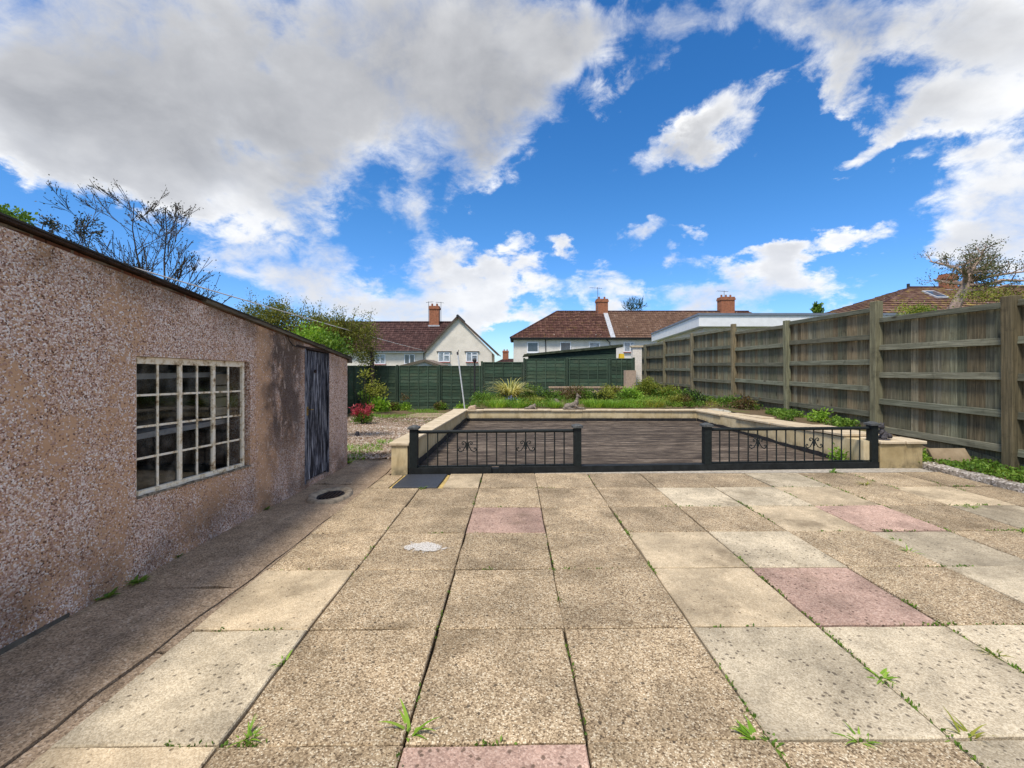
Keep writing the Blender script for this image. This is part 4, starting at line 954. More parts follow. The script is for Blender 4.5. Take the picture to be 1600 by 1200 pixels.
# ================================================================== GREEN LAP PANEL FENCES AT THE FAR END
GY = 18.8
def gx(px): return (px-CX)/F*GY
gf = empty('green_fence', (0, GY, -.36), 'dark green lap panel fence across the far end of the garden', 'fence')
gposts = [578, 621, 687, 753, 819, 886, 952, 990]
gtops = [1.53, 1.53, 1.53, 1.69, 1.83, 1.85, 1.85]
rk = random.Random(5)
def lap_panel(parent, P0, P1, zt, zb_, nsl=13, nbat=4):
    """horizontal overlapping slats with vertical battens between two plan points"""
    P0, P1 = Vector((*P0, 0)), Vector((*P1, 0)); d = (P1-P0); L = d.length; d.normalize(); nrm = Vector((d.y, -d.x, 0)); ang = math.atan2(d.y, d.x)
    h = (zt-zb_-.03)/nsl
    key = ('slat', round(L, 2), round(h, 3))
    if key not in boxes:
        mb = MB(); n = 8; r2 = random.Random(int(L*100)); vs = []
        for k in range(n+1):
            x = -L/2+L*k/n; w = r2.uniform(-.012, .012)
            vs.append([(x, -.016, w), (x, -.004, w), (x, .006, h+.02), (x, -.002, h+.02)])
        mb.add([v for q in vs for v in q], [(k*4+j, (k+1)*4+j, (k+1)*4+(j+1) % 4, k*4+(j+1) % 4) for k in range(n) for j in range(4)]+[(0, 1, 2, 3), tuple(n*4+j for j in (3, 2, 1, 0))])
        me = bpy.data.meshes.new('slat'); me.from_pydata(mb.v, [], mb.f); boxes[key] = me
    c = (P0+P1)/2
    for k in range(nsl):
        o = link('slat', boxes[key], M['green_slat'], parent, (c.x, c.y, zb_+.015+h*k)); o.rotation_euler = (rk.uniform(-.01, .01), 0, ang+(math.pi if rk.random() < .0 else 0))
    for k in range(nbat+1):
        t = (k+.0)/nbat; t = .03+.94*t
        q = P0+d*L*t+nrm*.026
        o = link('batten', boxmesh(('batten', round(zt-zb_, 2)), .038, .018, zt-zb_, .003), M['green_post'], parent, (q.x, q.y, zb_)); o.rotation_euler = (0, 0, ang)
    q = c+nrm*.004
    o = link('top_rail', boxmesh(('top_rail', round(L, 2)), L, .05, .035, .004), M['green_post'], parent, (q.x, q.y, zt-.02)); o.rotation_euler = (0, 0, ang)
for i in range(len(gposts)-1):
    a, b = gx(gposts[i])+.045, gx(gposts[i+1])-.045
    lap_panel(gf, (a, GY), (b, GY), gtops[i], -.34, 13, 4 if i else 3)
for i, p in enumerate(gposts):
    t = max(gtops[max(0, i-1)], gtops[min(i, len(gtops)-1)])+(.05 if i not in (0,) else .02)
    link('post', boxmesh(('gpost', round(t, 2)), .085, .085, t+.6, .006), M['green_post'], gf, (gx(p), GY-.02, -.6))
gr_ = empty('green_fence', (gx(578), 15, -.3), 'dark green panel fence running back from the far left corner behind the outbuilding', 'fence')
ys = [GY-.06, 16.95, 15.1, 13.2, 11.3]
for a, b in zip(ys, ys[1:]):
    lap_panel(gr_, (gx(578), b+.05), (gx(578), a-.05), 1.53, -.33, 13, 3)
    link('post', boxmesh(('gpost2', 0), .085, .085, 2.15, .006), M['green_post'], gr_, (gx(578)+.02, b, -.6))
# ================================================================== PIERS AND PLANTER AT THE FAR RIGHT CORNER
pier = empty('garden_pier', (5.42, 19.35, -.4), 'white rendered pier between the green fence and the tall fence', 'pier')
mb = MB(); mb.box((5.26, 19.2, -.4), (5.66, 19.5, 2.36)); mb.build('shaft', M['white_render'], pier)
mb = MB(); mb.box((5.21, 19.15, 2.362), (5.71, 19.55, 2.44)); mb.build('pier_cap', M['coping'], pier)
pl = empty('planter_wall', (2.9, 16.5, .2), 'low pinkish rendered planter wall with a taller end pier behind the raised bed', 'garden wall')
mb = MB(); mb.box((1.35, 16.4, 0), (4.22, 16.6, .69)); mb.build('wall_face', M['tan_render'], pl)
x = 1.32
while x < 4.2:
    L = min(.46, 4.23-x); mb = MB(); mb.box((x+.004, 16.36, .692), (x+L-.004, 16.64, .742)); mb.build('coping_stone', M['tan_stone'], pl, (x, 16.5, .7)); x += L
mb = MB(); mb.box((4.225, 16.35, 0), (4.60, 16.70, 1.36)); mb.build('end_pier', M['tan_render'], pl)
# ================================================================== HOUSES BEYOND THE GARDENS
def tiled_slope(name, quad, mat, parent, courses):
    """a roof plane built of overlapping tile courses: quad = eave-left, eave-right, ridge-right, ridge-left"""
    a, b, c, d = [Vector(q) for q in quad]; n = (b-a).cross(d-a)
    if n.length < 1e-6: n = (b-a).cross(c-a)
    n.normalize()
    if n.z < 0: n = -n
    mb = MB()
    for k in range(courses):
        t0, t1 = k/courses, (k+1)/courses
        p, q, r, s = a+(d-a)*t0, b+(c-b)*t0, b+(c-b)*t1, a+(d-a)*t1
        mb.add([p+n*.07, q+n*.07, r+n*.012, s+n*.012, p-n*.01, q-n*.01], [(0, 1, 2, 3), (4, 5, 1, 0)])
    u = [a-n*.06, b-n*.06, c-n*.06, d-n*.06]
    mb.add(u, [(3, 2, 1, 0)])
    return mb.build(name, mat, parent)
def hwindow(parent, x0, x1, z0, z1, y, glass='house_glass', split=(.5,), sill=None, trans=True, name='window'):
    t = .10; mb = MB(); f = lambda a, b, c, d, e=0: mb.box((a, y-.05-e, c), (b, y+.05, d))
    f(x0, x1, z0, z0+t); f(x0, x1, z1-t, z1); f(x0, x0+t, z0+t+.001, z1-t-.001); f(x1-t, x1, z0+t+.001, z1-t-.001)
    for s in split: xm = x0+(x1-x0)*s; f(xm-t*.6, xm+t*.6, z0+t+.001, z1-t-.001, .01)
    if trans:
        xm = x0+(x1-x0)*split[-1] if split else x0
        f(xm+t*.6+.002, x1-t-.002, z1-t-(z1-z0)*.28, z1-t-(z1-z0)*.28+t, .005)
    w = mb.build(name, M['upvc'], parent, ((x0+x1)/2, y, z0))
    xs = [x0]+[x0+(x1-x0)*s for s in split]+[x1]
    for p, q in zip(xs, xs[1:]):
        mb = MB(); mb.box((p+.04, y-.012, z0+.04), (q-.04, y+.012, z1-.04)); mb.build('pane', M[glass], w)
    mb = MB(); mb.box((x0-.04, y-.13, z0-.09), (x1+.04, y+.02, z0-.004)); mb.build('sill', M[sill or 'upvc'], w)
    return w
def chimney(parent, x0, x1, y0, y1, z0, z1, pots=2):
    mb = MB(); mb.box((x0, y0, z0), (x1, y1, z1-.42)); c = mb.build('chimney', M['chimney_brick'], parent, ((x0+x1)/2, y0, z0))
    mb = MB(); mb.box((x0-.07, y0-.07, z1-.419), (x1+.07, y1+.07, z1-.19)); mb.box((x0-.02, y0-.02, z1-.189), (x1+.02, y1+.02, z1-.02)); mb.build('chimney_cap', M['chimney_brick'], c)
    for k in range(pots):
        xx = x0+(x1-x0)*(k+.5)/pots; mb = MB(); mb.tube([(xx, (y0+y1)/2, z1-.019), (xx, (y0+y1)/2, z1+.05), (xx, (y0+y1)/2, z1+.30)], [.14, .12, .11], 8); mb.build('chimney_pot', M['pot'], c)
    mb = MB(); mb.box((x0-.10, y0-.10, z0+.0), (x1+.10, y0-.002, z0+.30)); mb.build('flashing', M['lead'], c)
    return c
def aerial(parent, x, y, z0, z1, w=1.1, s=1):
    mb = MB(); mb.tube([(x, y, z0), (x, y, z1)], .028, 5); mb.tube([(x-w*.35*s, y, z1-.12), (x+w*.65*s, y-.1, z1-.05)], .022, 4)
    for k in range(6):
        t = k/5; xx = x-w*.35*s+w*s*t; zz = z1-.12+.07*t; mb.tube([(xx, y-.22, zz), (xx, y+.22, zz)], .014, 4)
    mb.build('aerial', M['aerial'], parent)
def pipe(parent, pts, name='downpipe', r=.045, m='gutter'):
    mb = MB(); mb.tube(pts, r, 6); mb.build(name, M[m], parent)
GB = -3.0
# ---------------- left house with a gabled wing
s = 48/678
hl = empty('house', (-11, 50, -2.2), 'cream rendered house with dark red tiled roof and a gable facing the garden', 'house')
gxl, gxr, eav, apx, apz = -9.70, -2.45, 3.30, -6.20, 7.05
mb = MB()
v = [(gxl, 48, GB), (gxr, 48, GB), (gxr, 48, 3.0), (apx, 48, apz-.10), (gxl, 48, eav), (gxl, 55, GB), (gxr, 55, GB), (gxr, 55, 3.0), (apx, 55, apz-.10), (gxl, 55, eav)]
mb.add(v, [(0, 1, 2, 3, 4), (9, 8, 7, 6, 5), (1, 6, 7, 2), (5, 0, 4, 9)]); mb.build('gable_wall', M['white_render'], hl)
mb = MB(); mb.box((-24, 48.45, GB), (gxl-.005, 56, 3.35)); mb.build('wall', M['white_render'], hl)
# gable wing roof
def gable_side(xe, ze, sgn):
    a, b, c, d = (xe, 47.75, ze), (xe, 54.5, ze), (apx, 54.5, apz), (apx, 47.75, apz)
    q = (a, b, c, d) if sgn > 0 else (b, a, d, c)
    return tiled_slope('roof', q, M['tile_dark'], hl, 14)
gable_side(gxl-.18, 3.12, -1); gable_side(-1.66, 2.78, 1)
for xe, ze in ((gxl-.18, 3.12), (-1.66, 2.78)):
    mb = MB(); d = Vector((apx-xe, 0, apz-ze)).normalized(); nn = Vector((-d.z, 0, d.x)); nn = nn if nn.z > 0 else -nn
    a, b = Vector((xe, 47.73, ze)), Vector((apx, 47.73, apz))
    mb.hexa([a-nn*.13, b-nn*.13, b-nn*.13+Vector((0, .10, 0)), a-nn*.13+Vector((0, .10, 0)), a+nn*.09, b+nn*.09, b+nn*.09+Vector((0, .10, 0)), a+nn*.09+Vector((0, .10, 0))]); mb.build('bargeboard', M['bargeboard'], hl)
mb = MB(); mb.tube([(apx, 47.70, apz+.06), (apx, 54, apz+.06)], .15, 8); mb.build('ridge_tile', M['gutter'], hl)
tiled_slope('roof', ((-24, 48.05, 3.22), (gxl-.1, 48.05, 3.22), (apx-.3, 52.6, 6.84), (-24, 52.6, 6.84)), M['tile_dark'], hl, 15)
tiled_slope('roof', ((gxl-.0, 57, 3.2), (-24, 57, 3.2), (-24, 52.6, 6.84), (apx, 52.6, 6.84)), M['tile_dark'], hl, 6)
mb = MB(); mb.tube([(-24, 52.6, 6.9), (apx-.2, 52.6, 6.9)], .12, 8); mb.build('ridge_tile', M['tile_dark'], hl)
mb = MB(); mb.box((-24, 48.0, 3.06), (gxl-.19, 48.06, 3.20)); mb.build('fascia', M['upvc'], hl); pipe(hl, [(-24, 47.95, 3.22), (gxl-.2, 47.95, 3.22)], 'gutter', .06)
pipe(hl, [(gxl-.35, 48.38, 3.1), (gxl-.35, 48.38, GB)])
for (a, b) in ((685, 703), (728.5, 746.5)): hwindow(hl, (a-CX)*s, (b-CX)*s, 2.03, 3.12, 47.96, 'curtain_glass', (.48,), 'red_sill')
for (a, b) in ((685, 703), (728.5, 746.5)):
    mb = MB(); mb.box(((a-2.5-CX)*s, 47.86, 3.13), ((b+2.5-CX)*s, 48.0, 3.21)); mb.build('window_hood', M['gutter'], hl)
for (a, b, g) in ((585.5, 602.5, 'curtain_glass'), (631.5, 648.5, 'house_glass')): hwindow(hl, (a-CX)*s*48.4/48, (b-CX)*s*48.4/48, 1.78, 2.92, 48.41, g, (.5,), 'red_sill', False)
chimney(hl, (671.5-CX)*52.4/678, (686.5-CX)*52.4/678, 52.0, 52.9, 6.2, 8.82, 2)
aerial(hl, (670.3-CX)*52.4/678, 52.2, 6.8, 9.35, .8); aerial(hl, (689.5-CX)*52.4/678, 52.2, 6.9, 9.3, .9, -1)
# ---------------- right hand terrace with hipped roof
hr = empty('house', (12, 53, -2.2), 'long pale terrace with hipped red tiled roof turning to newer brown tiles', 'terraced house')
mb = MB(); mb.box((-.05, 50, GB), (33, 58, 4.78)); mb.build('wall', M['grey_render'], hr)
ez, rz, ey, ry = 4.80, 8.36, 49.55, 54.0
rx0, xs1, xs2, xe = 5.35, 11.05, 27.3, 33.5
xl = -.42
def rp(x, t):  # point on the front slope
    return (x, ey+(ry-ey)*t, ez+(rz-ez)*t)
tiled_slope('roof', (rp(xl, 0), rp(xs1, 0), rp(xs1, 1), rp(rx0, 1)), M['tile_red'], hr, 16)
tiled_slope('roof', (rp(xs1+.55, 0), rp(xs2, 0), rp(xs2, 1), rp(xs1+.55, 1)), M['tile_brown'], hr, 13)
tiled_slope('roof', (rp(xs2, 0), rp(xe, 0), rp(29.2, 1), rp(xs2, 1)), M['tile_red'], hr, 16)
tiled_slope('roof', ((xl, 58.45, ez), rp(xl, 0), rp(rx0, 1), rp(rx0, 1)), M['tile_red'], hr, 14)
tiled_slope('roof', (rp(xe, 0), (xe, 58.45, ez), rp(29.2, 1), rp(29.2, 1)), M['tile_red'], hr, 10)
tiled_slope('roof', ((xe, 58.45, ez), (xl, 58.45, ez), rp(rx0, 1), rp(29.2, 1)), M['tile_red'], hr, 8)
mb = MB(); a, b, c, d = [Vector(q) for q in (rp(xs1+.01, 0), rp(xs1+.54, 0), rp(xs1+.54, 1), rp(xs1+.01, 1))]; up = Vector((0, -.05, .07)); mb.hexa([a, b, c, d, a+up, b+up, c+up, d+up]); mb.build('flashing', M['lead'], hr)
mb = MB(); mb.tube([rp(rx0, 1), rp(29.2, 1)], .13, 8); mb.tube([rp(xl, 0), rp(rx0, 1)], .12, 8); mb.build('ridge_tile', M['tile_dark'], hr)
mb = MB(); mb.box((xl, ey+.05, ez-.20), (xe, ey+.10, ez-.02)); mb.box((xl+.02, ey+.11, ez-.06), (xe, 50.0, ez-.03)); mb.build('fascia', M['gutter'], hr)
pipe(hr, [(xl, ey, ez-.03), (xe, ey, ez-.03)], 'gutter', .065)
s = 50/678
pipe(hr, [((852.5-CX)*s, 49.92, 5.3), ((852.5-CX)*s, 49.92, GB)]); pipe(hr, [(10.5, 49.6, 4.7), (11.0, 49.85, 4.3), (11.1, 49.92, 3.8), (11.1, 49.92, GB)])
hwindow(hr, (823.5-CX)*s, (841.5-CX)*s, 3.15, 4.33, 49.96, 'house_glass', (), None, False); hwindow(hr, (875-CX)*s, (892-CX)*s, 3.0, 4.36, 49.96, 'house_glass', (), None, False)
hwindow(hr, (920-CX)*s, (937.5-CX)*s, 3.2, 4.36, 49.96, 'curtain_glass', (), None, False); hwindow(hr, (974.5-CX)*s, (991-CX)*s, 3.2, 4.36, 49.96, 'curtain_glass', (.6,), 'red_sill')
for x in (823.5, 875, 920):   # opening lights' transoms
    pass
chimney(hr, (932-CX)*ry/678, (949-CX)*ry/678, 53.6, 54.6, 7.7, 9.92, 2); chimney(hr, (1124-CX)*ry/678, (1145-CX)*ry/678, 53.5, 54.6, 7.8, 10.15, 3)
aerial(hr, (933-CX)*ry/678, 53.6, 8, 11.3, 1.5, -1); aerial(hr, (1129-CX)*ry/678, 53.6, 8.5, 10.9, 1.3, -1)
# ---------------- house at the far right behind the tall fence
h3 = empty('house', (38, 33, 0), 'red tiled house with a roof window behind the windswept tree on the right', 'house')
mb = MB(); mb.box((25.2, 30.4, -2), (60, 39, 5.1)); mb.build('wall', M['white_render'], h3)
def r3(x, t): return (x, 30+4*t, 5.2+2.5*t)
tiled_slope('roof', (r3(24.3, 0), r3(64, 0), r3(64, 1), r3(31.0, 1)), M['tile_moss'], h3, 12)
tiled_slope('roof', ((24.3, 39, 5.2), r3(24.3, 0), r3(31.0, 1), r3(31.0, 1)), M['tile_moss'], h3, 12)
tiled_slope('roof', ((64, 38, 5.2), (24.3, 39, 5.2), r3(31.0, 1), r3(64, 1)), M['tile_moss'], h3, 5)
mb = MB(); mb.tube([r3(31, 1), r3(64, 1)], .11, 8); mb.tube([r3(24.3, 0), r3(31, 1)], .09, 8); mb.build('ridge_tile', M['tile_dark'], h3)
chimney(h3, 33.55, 34.45, 33.7, 34.3, 7.2, 8.75, 0)
mb = MB(); mb.tube([(30.9, 34, 7.6), (30.9, 34, 8.0)], .10, 8); mb.build('vent_pipe', M['gutter'], h3)
def skyl():
    a = [Vector(r3(x, t)) for (x, t) in ((31.3, .52), (32.2, .52), (32.05, .80), (31.15, .80))]; n = Vector((0, -2.5, 4)).normalized()
    mb = MB(); mb.hexa([p+n*.03 for p in a]+[p+n*.14 for p in a]); w = mb.build('roof_window', M['lead'], h3)
    c = sum(a, Vector())/4; a2 = [c+(p-c)*.78 for p in a]
    mb = MB(); mb.hexa([p+n*.143 for p in a2]+[p+n*.155 for p in a2]); mb.build('pane', M['house_glass'], w)
skyl()
# ---------------- flat roofed white extension
fe = empty('flat_roof_extension', (14, 24, 0), 'white flat roofed extension with grey roof edge behind the tall fence', 'extension')
c0, c1, c2, c3 = (8.53, 20.0), (23, 20.0), (23, 32), (10.15, 32.0)
def inset(k): return [(c0[0]+k, c0[1]+k), (c1[0], c1[1]+k), (c2[0], c2[1]), (c3[0]+k, c3[1])]
mb = MB(); mb.prism(inset(.38), -2, 3.36); mb.build('wall', M['white_render'], fe)
mb = MB(); mb.prism(inset(0), 3.362, 3.86); mb.build('fascia', M['white_paint'], fe)
mb = MB(); mb.prism(inset(-.05), 3.862, 3.97); mb.build('roof_trim', M['grey_trim'], fe)
mb = MB(); mb.prism(inset(.3), 3.972, 3.985); mb.build('roof', M['felt'], fe)
mb = MB(); mb.box((9.33, 24.0, 2.6), (9.42, 24.35, 2.9)); mb.build('wall_lamp', M['upvc'], fe)
# ---------------- neighbours' sheds and far roofs
gs = empty('garden_shed', (2.9, 21.5, -.6), 'dark green timber shed with sloping felt roof just beyond the green fence', 'shed')
def shed_panel(x): return 2.02+(x-.6)*.092
mb = MB(); mb.hexa([(.75, 21, -.7), (4.95, 21, -.7), (4.95, 23, -.7), (.75, 23, -.7), (.75, 21, shed_panel(.75)), (4.95, 21, shed_panel(4.95)), (4.95, 23, shed_panel(4.95)), (.75, 23, shed_panel(.75))]); mb.build('wall', M['green_dull'], gs)
for k in range(6):
    z = .95+.24*k; xa = max(.75, .6+(z+.2-2.02)/.092) if z+.2 > 2.03 else .75
    if xa > 4.9: break
    mb = MB(); mb.hexa([(xa, 20.975, z), (4.94, 20.975, z), (4.94, 20.998, z), (xa, 20.998, z), (xa, 20.985, z+.22 if xa == .75 else z+.05), (4.94, 20.985, min(z+.22, shed_panel(4.94)-.01)), (4.94, 20.998, min(z+.22, shed_panel(4.94)-.01)), (xa, 20.998, z+.22 if xa == .75 else z+.05)]); mb.build('board', M['green_slat'], gs)
mb = MB(); mb.hexa([(.45, 20.85, shed_panel(.45)), (5.24, 20.85, shed_panel(5.24)), (5.24, 23.2, shed_panel(5.24)), (.45, 23.2, shed_panel(.45)), (.5, 20.85, shed_panel(.45)+.10), (5.24, 20.85, shed_panel(5.24)+.14), (5.24, 23.2, shed_panel(5.24)+.14), (.5, 23.2, shed_panel(.45)+.10)]); mb.build('roof', M['felt_green'], gs)
yb_ = MB(); yb_.hexa([(4.98, 20.4, 1.88), (5.2, 20.4, 1.88), (5.2, 20.7, 1.88), (4.98, 20.7, 1.88), (5.0, 20.42, 2.12), (5.19, 20.42, 2.10), (5.19, 20.7, 2.08), (5.0, 20.7, 2.12)])
yb_.tube([(5.09, 20.55, 1.9), (5.09, 20.55, -.6)], .03, 6)
tag(yb_.build('yellow_board', M['yellow'], None, (5.09, 20.55, -.6)), 'small yellow board on a post beside the dark green shed', 'board')
ls = empty('garden_shed', (-4.5, 23.5, -.6), 'small pitched roof shed with pale gable peeping over the green fence', 'shed')
y = 22.5; q = lambda px, py: (((px-CX)/F*y), EYE-(py-HY)/F*y)
(ax, az), (rx_, rz_), (lx_, lz_) = q(664, 562.5), q(689, 571.5), q(614, 575)
mb = MB(); mb.add([(lx_+.1, y, -.6), (rx_-.15, y, -.6), (rx_-.15, y, rz_-.05), (ax, y, az-.07), (lx_+.1, y, lz_-.05)], [(0, 1, 2, 3, 4)]); mb.build('gable_wall', M['white_paint'], ls)
for (xe, ze) in ((rx_, rz_), (lx_, lz_)):
    mb = MB(); a, b = Vector((xe, y-.15, ze)), Vector((ax, y-.15, az)); e = Vector((0, 2.6, 0)); u = Vector((0, 0, .05))
    mb.hexa([a-u, b-u, b-u+e, a-u+e, a+u*.6, b+u*.6, b+u*.6+e, a+u*.6+e]); mb.build('roof', M['shed_roof'], ls)
    mb = MB(); e = Vector((0, -.03, 0)); mb.hexa([a-u*2+e, b-u*2+e, b-u*2, a-u*2, a+u*.8+e, b+u*.8+e, b+u*.8, a+u*.8]); mb.build('bargeboard', M['roof_timber'], ls)
fh = empty('house', (-1.5, 92, -3), 'distant dark red roof with one brick chimney between the two nearer houses', 'house')
mb = MB(); mb.box((-4, 90.4, -4), (4, 99, 2.2)); mb.build('wall', M['white_render'], fh)
tiled_slope('roof', ((-4.4, 90, 2.15), (4.4, 90, 2.15), (2.2, 93, 3.2), (-2.2, 93, 3.2)), M['tile_dark'], fh, 8)
tiled_slope('roof', ((-4.4, 99, 2.15), (-4.4, 90, 2.15), (-2.2, 93, 3.2), (-2.2, 93, 3.2)), M['tile_dark'], fh, 6)
tiled_slope('roof', ((4.4, 90, 2.15), (4.4, 99, 2.15), (2.2, 93, 3.2), (2.2, 93, 3.2)), M['tile_dark'], fh, 6)
chimney(fh, -2.4, -1.15, 92.5, 93.5, 2.4, 4.95, 2)
# ================================================================== TREES AND SHRUBS
def branch(mb, p, d, L, r, depth, tips, rnd, bend=.25, up=.12, spread=.6, n=(2, 3), shrink=.68, minr=.006):
    pts = [Vector(p)]; rad = [r]; d = Vector(d).normalized(); segs = 4 if depth > 1 else 3
    for k in range(segs):
        d = (d+Vector((rnd.gauss(0, bend), rnd.gauss(0, bend), rnd.gauss(0, bend)+up))*.35).normalized()
        pts.append(pts[-1]+d*L/segs); rad.append(max(minr, r*(1-.45*(k+1)/segs)))
    mb.tube(pts, rad, 6 if r > .03 else 4, False)
    if depth == 0:
        tips.append((pts[-1], d)); tips.append((pts[-2], d)); return
    if depth <= 2: tips.append((pts[-1], d))
    for i in range(rnd.randint(*n)+1):
        t = rnd.uniform(.35, 1.0); k = min(segs-1, int(t*segs)); q = pts[k].lerp(pts[k+1], t*segs-k)
        a = Vector((rnd.gauss(0, 1), rnd.gauss(0, 1), rnd.gauss(0, .7))).normalized()
        dd = (d+a*spread).normalized()
        branch(mb, q, dd, L*shrink*rnd.uniform(.75, 1.15), rad[k]*.62, depth-1, tips, rnd, bend, up, spread, n, shrink, minr)
    branch(mb, pts[-1], d, L*shrink, rad[-1]*.9, depth-1, tips, rnd, bend, up, spread, n, shrink, minr)
def tip_leaves(tips, per, jit, L, Wd, lv=None):
    lv = lv or Leaves(); P = np.array([t[0] for t in tips]); D = np.array([t[1] for t in tips])
    P = np.repeat(P, per, 0)+RNG.normal(size=(len(P)*per, 3))*jit; D = np.repeat(D, per, 0)+RNG.normal(size=P.shape)*.8
    lv.put(P, D, RNG.uniform(.6, 1.2, len(P))*L, Wd); return lv
def bare_tree(base, H, lean,  seed, label, nl=2, leafsz=.05, L0=.34, name='bare_tree', spread=.75, bark='bark', depth=5, leaf='bud', up=.12, r0=.075, group='bare young trees behind the outbuilding', tip=None, side=0.0, first=2, per=3):
    rnd = random.Random(seed); root = empty(name, base, label, 'tree', group); mb = MB(); tips = []
    b = Vector(base); d = Vector((lean[0], lean[1], 1)).normalized()
    # trunk then side limbs all the way up
    pts = [b]; rad = [r0]; n = 9
    for k in range(n):
        d = (d+Vector((rnd.gauss(0, .06), rnd.gauss(0, .06), .05))).normalized(); t = (k+1)/n; q = b.lerp(tip, t)+Vector((rnd.gauss(0, .05), rnd.gauss(0, .05), 0)) if tip is not None else pts[-1]+d*H/n; pts.append(q); rad.append(max(.010, r0*(1-.88*t)))
    mb.tube(pts, rad, 7, False); tips.append((pts[-1], d))
    for k in range(first, n):
        for j in range(per):
            a = rnd.uniform(0, 2*math.pi); t = rnd.random(); q = pts[k].lerp(pts[k+1], t)
            dd = Vector((math.cos(a)+side, math.sin(a)*.8, rnd.uniform(.5, 1.2)))
            branch(mb, q, dd, H*L0*(1.05-.085*k)*rnd.uniform(.6, 1.1), rad[k]*.55, depth-3, tips, rnd, .3, up, spread, (2, 3), .66, .0055)
    mb.build('trunk', M[bark], root); tip_leaves(tips, nl, .05, leafsz, leafsz*.55).build('crown', M[leaf], root, base)
    return root
G_ = lambda px, Y: (at(px, 0, Y).x, Y, -.3)
bare_tree(G_(267, 11), 6.2, (0, 0), 4, 'slender bare tree with upright grey stem behind the outbuilding, right of two', 1, .055, .20, spread=.55, r0=.055, tip=at(261, 325, 11), per=3, leaf='bud')
bare_tree(G_(236, 11.8), 6.8, (0, 0), 8, 'taller bare tree with long left leaning limbs behind the outbuilding', 1, .055, .26, spread=.55, r0=.06, tip=at(208, 318, 11.8), side=-.35, per=3)
bare_tree(G_(190, 11.2), 5.6, (0, 0), 18, 'thin bare tree leaning left between the tall one and the twiggy one', 1, .06, .24, spread=.6, r0=.045, tip=at(132, 345, 11.2), side=.1, per=2)
bare_tree(G_(130, 10.6), 4.9, (0, 0), 15, 'low twiggy budding tree showing over the outbuilding roof at left', 3, .07, .24, spread=.8, r0=.045, tip=at(105, 372, 10.6), per=2)
bare_tree(G_(75, 9.5), 4.6, (0, 0), 25, 'slight budding sapling furthest left over the outbuilding roof', 5, .07, .17, depth=4, r0=.035, tip=at(58, 345, 9.5), per=2, spread=.5)
def shrub(name, base, parts, label, cat, stems=5, H=1.0, bark='bark', r=.02, group=None, spread=.35):
    """parts: list of (leaf material, centre, radii, clumps, per, jitter, length, width, up)"""
    root = empty(name, base, label, cat, group); rnd = random.Random(hash(label) % 1000 if False else sum(map(ord, label)))
    mb = MB()
    for k in range(stems):
        a = 2*math.pi*k/stems+rnd.uniform(-.3, .3); d = Vector((math.cos(a)*spread, math.sin(a)*spread, 1)).normalized(); p = Vector(base)+Vector((math.cos(a), math.sin(a), 0))*r
        pts = [p]
        for q in range(5): d = (d+Vector((rnd.gauss(0, .12), rnd.gauss(0, .12), .02))).normalized(); pts.append(pts[-1]+d*H/5)
        mb.tube(pts, [r*(1-.7*i/5) for i in range(6)], 5, False)
    mb.build('stem', M[bark], root)
    by = {}
    for (m, c, rad, nc, per, jit, L, Wd, up) in parts:
        by[m] = crown(c, rad, nc, per, jit, L, Wd, by.get(m), up, .35)
    for m, lv in by.items(): lv.build('crown', M[m], root, base)
    return root
# willow-like tree over the corner
c = at(490, 540, 18.2)
shrub('olive_tree', (c.x, 18.2, -.4), [
    ('lf_olive', at(505, 522, 18.2), (1.7, 1.3, 1.0), 190, 70, .17, .12, .045, .5), ('lf_olive', at(560, 530, 18.3), (1.0, .9, .95), 75, 46, .19, .12, .042, .2),
    ('lf_olive', at(430, 500, 17.9), (1.2, 1.0, .75), 100, 60, .18, .12, .045, .6), ('lf_olive', at(575, 560, 18.5), (.45, .6, .5), 24, 30, .15, .12, .04, -.2)],
    'wide olive green tree rising behind the low end of the outbuilding', 'tree', 9, 3.0, 'bark', .05, spread=.75)
tip = Leaves()
def wisps():
    mb = MB(); tips = []; rnd = random.Random(77)
    for px, py, tx, ty in ((392, 500, 390, 455), (410, 490, 425, 470), (470, 485, 478, 468), (520, 495, 525, 482), (548, 498, 556, 484), (578, 500, 580, 486), (440, 490, 450, 468), (498, 492, 500, 474), (560, 505, 570, 490), (540, 500, 535, 480)):
        a, b = at(px, py+25, 18.0), at(tx, ty, 18.0); m_ = a.lerp(b, .5)+Vector((rnd.uniform(-.1, .1), 0, 0)); mb.tube([a, m_, b], [.014, .010, .006], 4, False)
        for t in (.3, .5, .65, .8, .9, 1): tips.append((a.lerp(b, t), (b-a).normalized()))
    return mb, tips
olive = [o for o in bpy.data.objects if o.name == 'olive_tree'][0]
mb, tips = wisps(); mb.build('branch', M['bark'], olive); tip_leaves(tips, 12, .09, .08, .03).build('crown', M['lf_olive'], olive, wloc(olive))
c = at(512, 545, 9.2)
shrub('bright_bush', (c.x, 9.2, -.1), [('lf_bright', at(486, 528, 9.2), (.42, .4, .20), 34, 26, .10, .07, .05, .6), ('lf_green', at(512, 542, 9.2), (.46, .45, .25), 46, 28, .10, .07, .05, .5)], 'bright yellow green bush against the low end of the outbuilding roof', 'shrub', 6, 1.6, r=.02)
c = at(12, 342, 9)
shrub('leafy_tree', (c.x, 9, -.2), [('lf_green', at(8, 342, 9), (.30, .3, .22), 20, 22, .08, .10, .06, .2), ('lf_green', at(40, 345, 9), (.22, .2, .16), 7, 14, .07, .10, .06, .2)], 'broad leaved green tree peeping over the roof at the far left edge', 'tree', 5, 4.2, r=.05)
tb = MB(); p = at(577, 600, 18.0); tb.tube([(p.x, 18.4, -.4), (p.x+.01, 18.4, 1.2), (p.x-.02, 18.4, 2.3)], [.09, .085, .07], 7)
tb.build('trunk', M['bark'], olive)
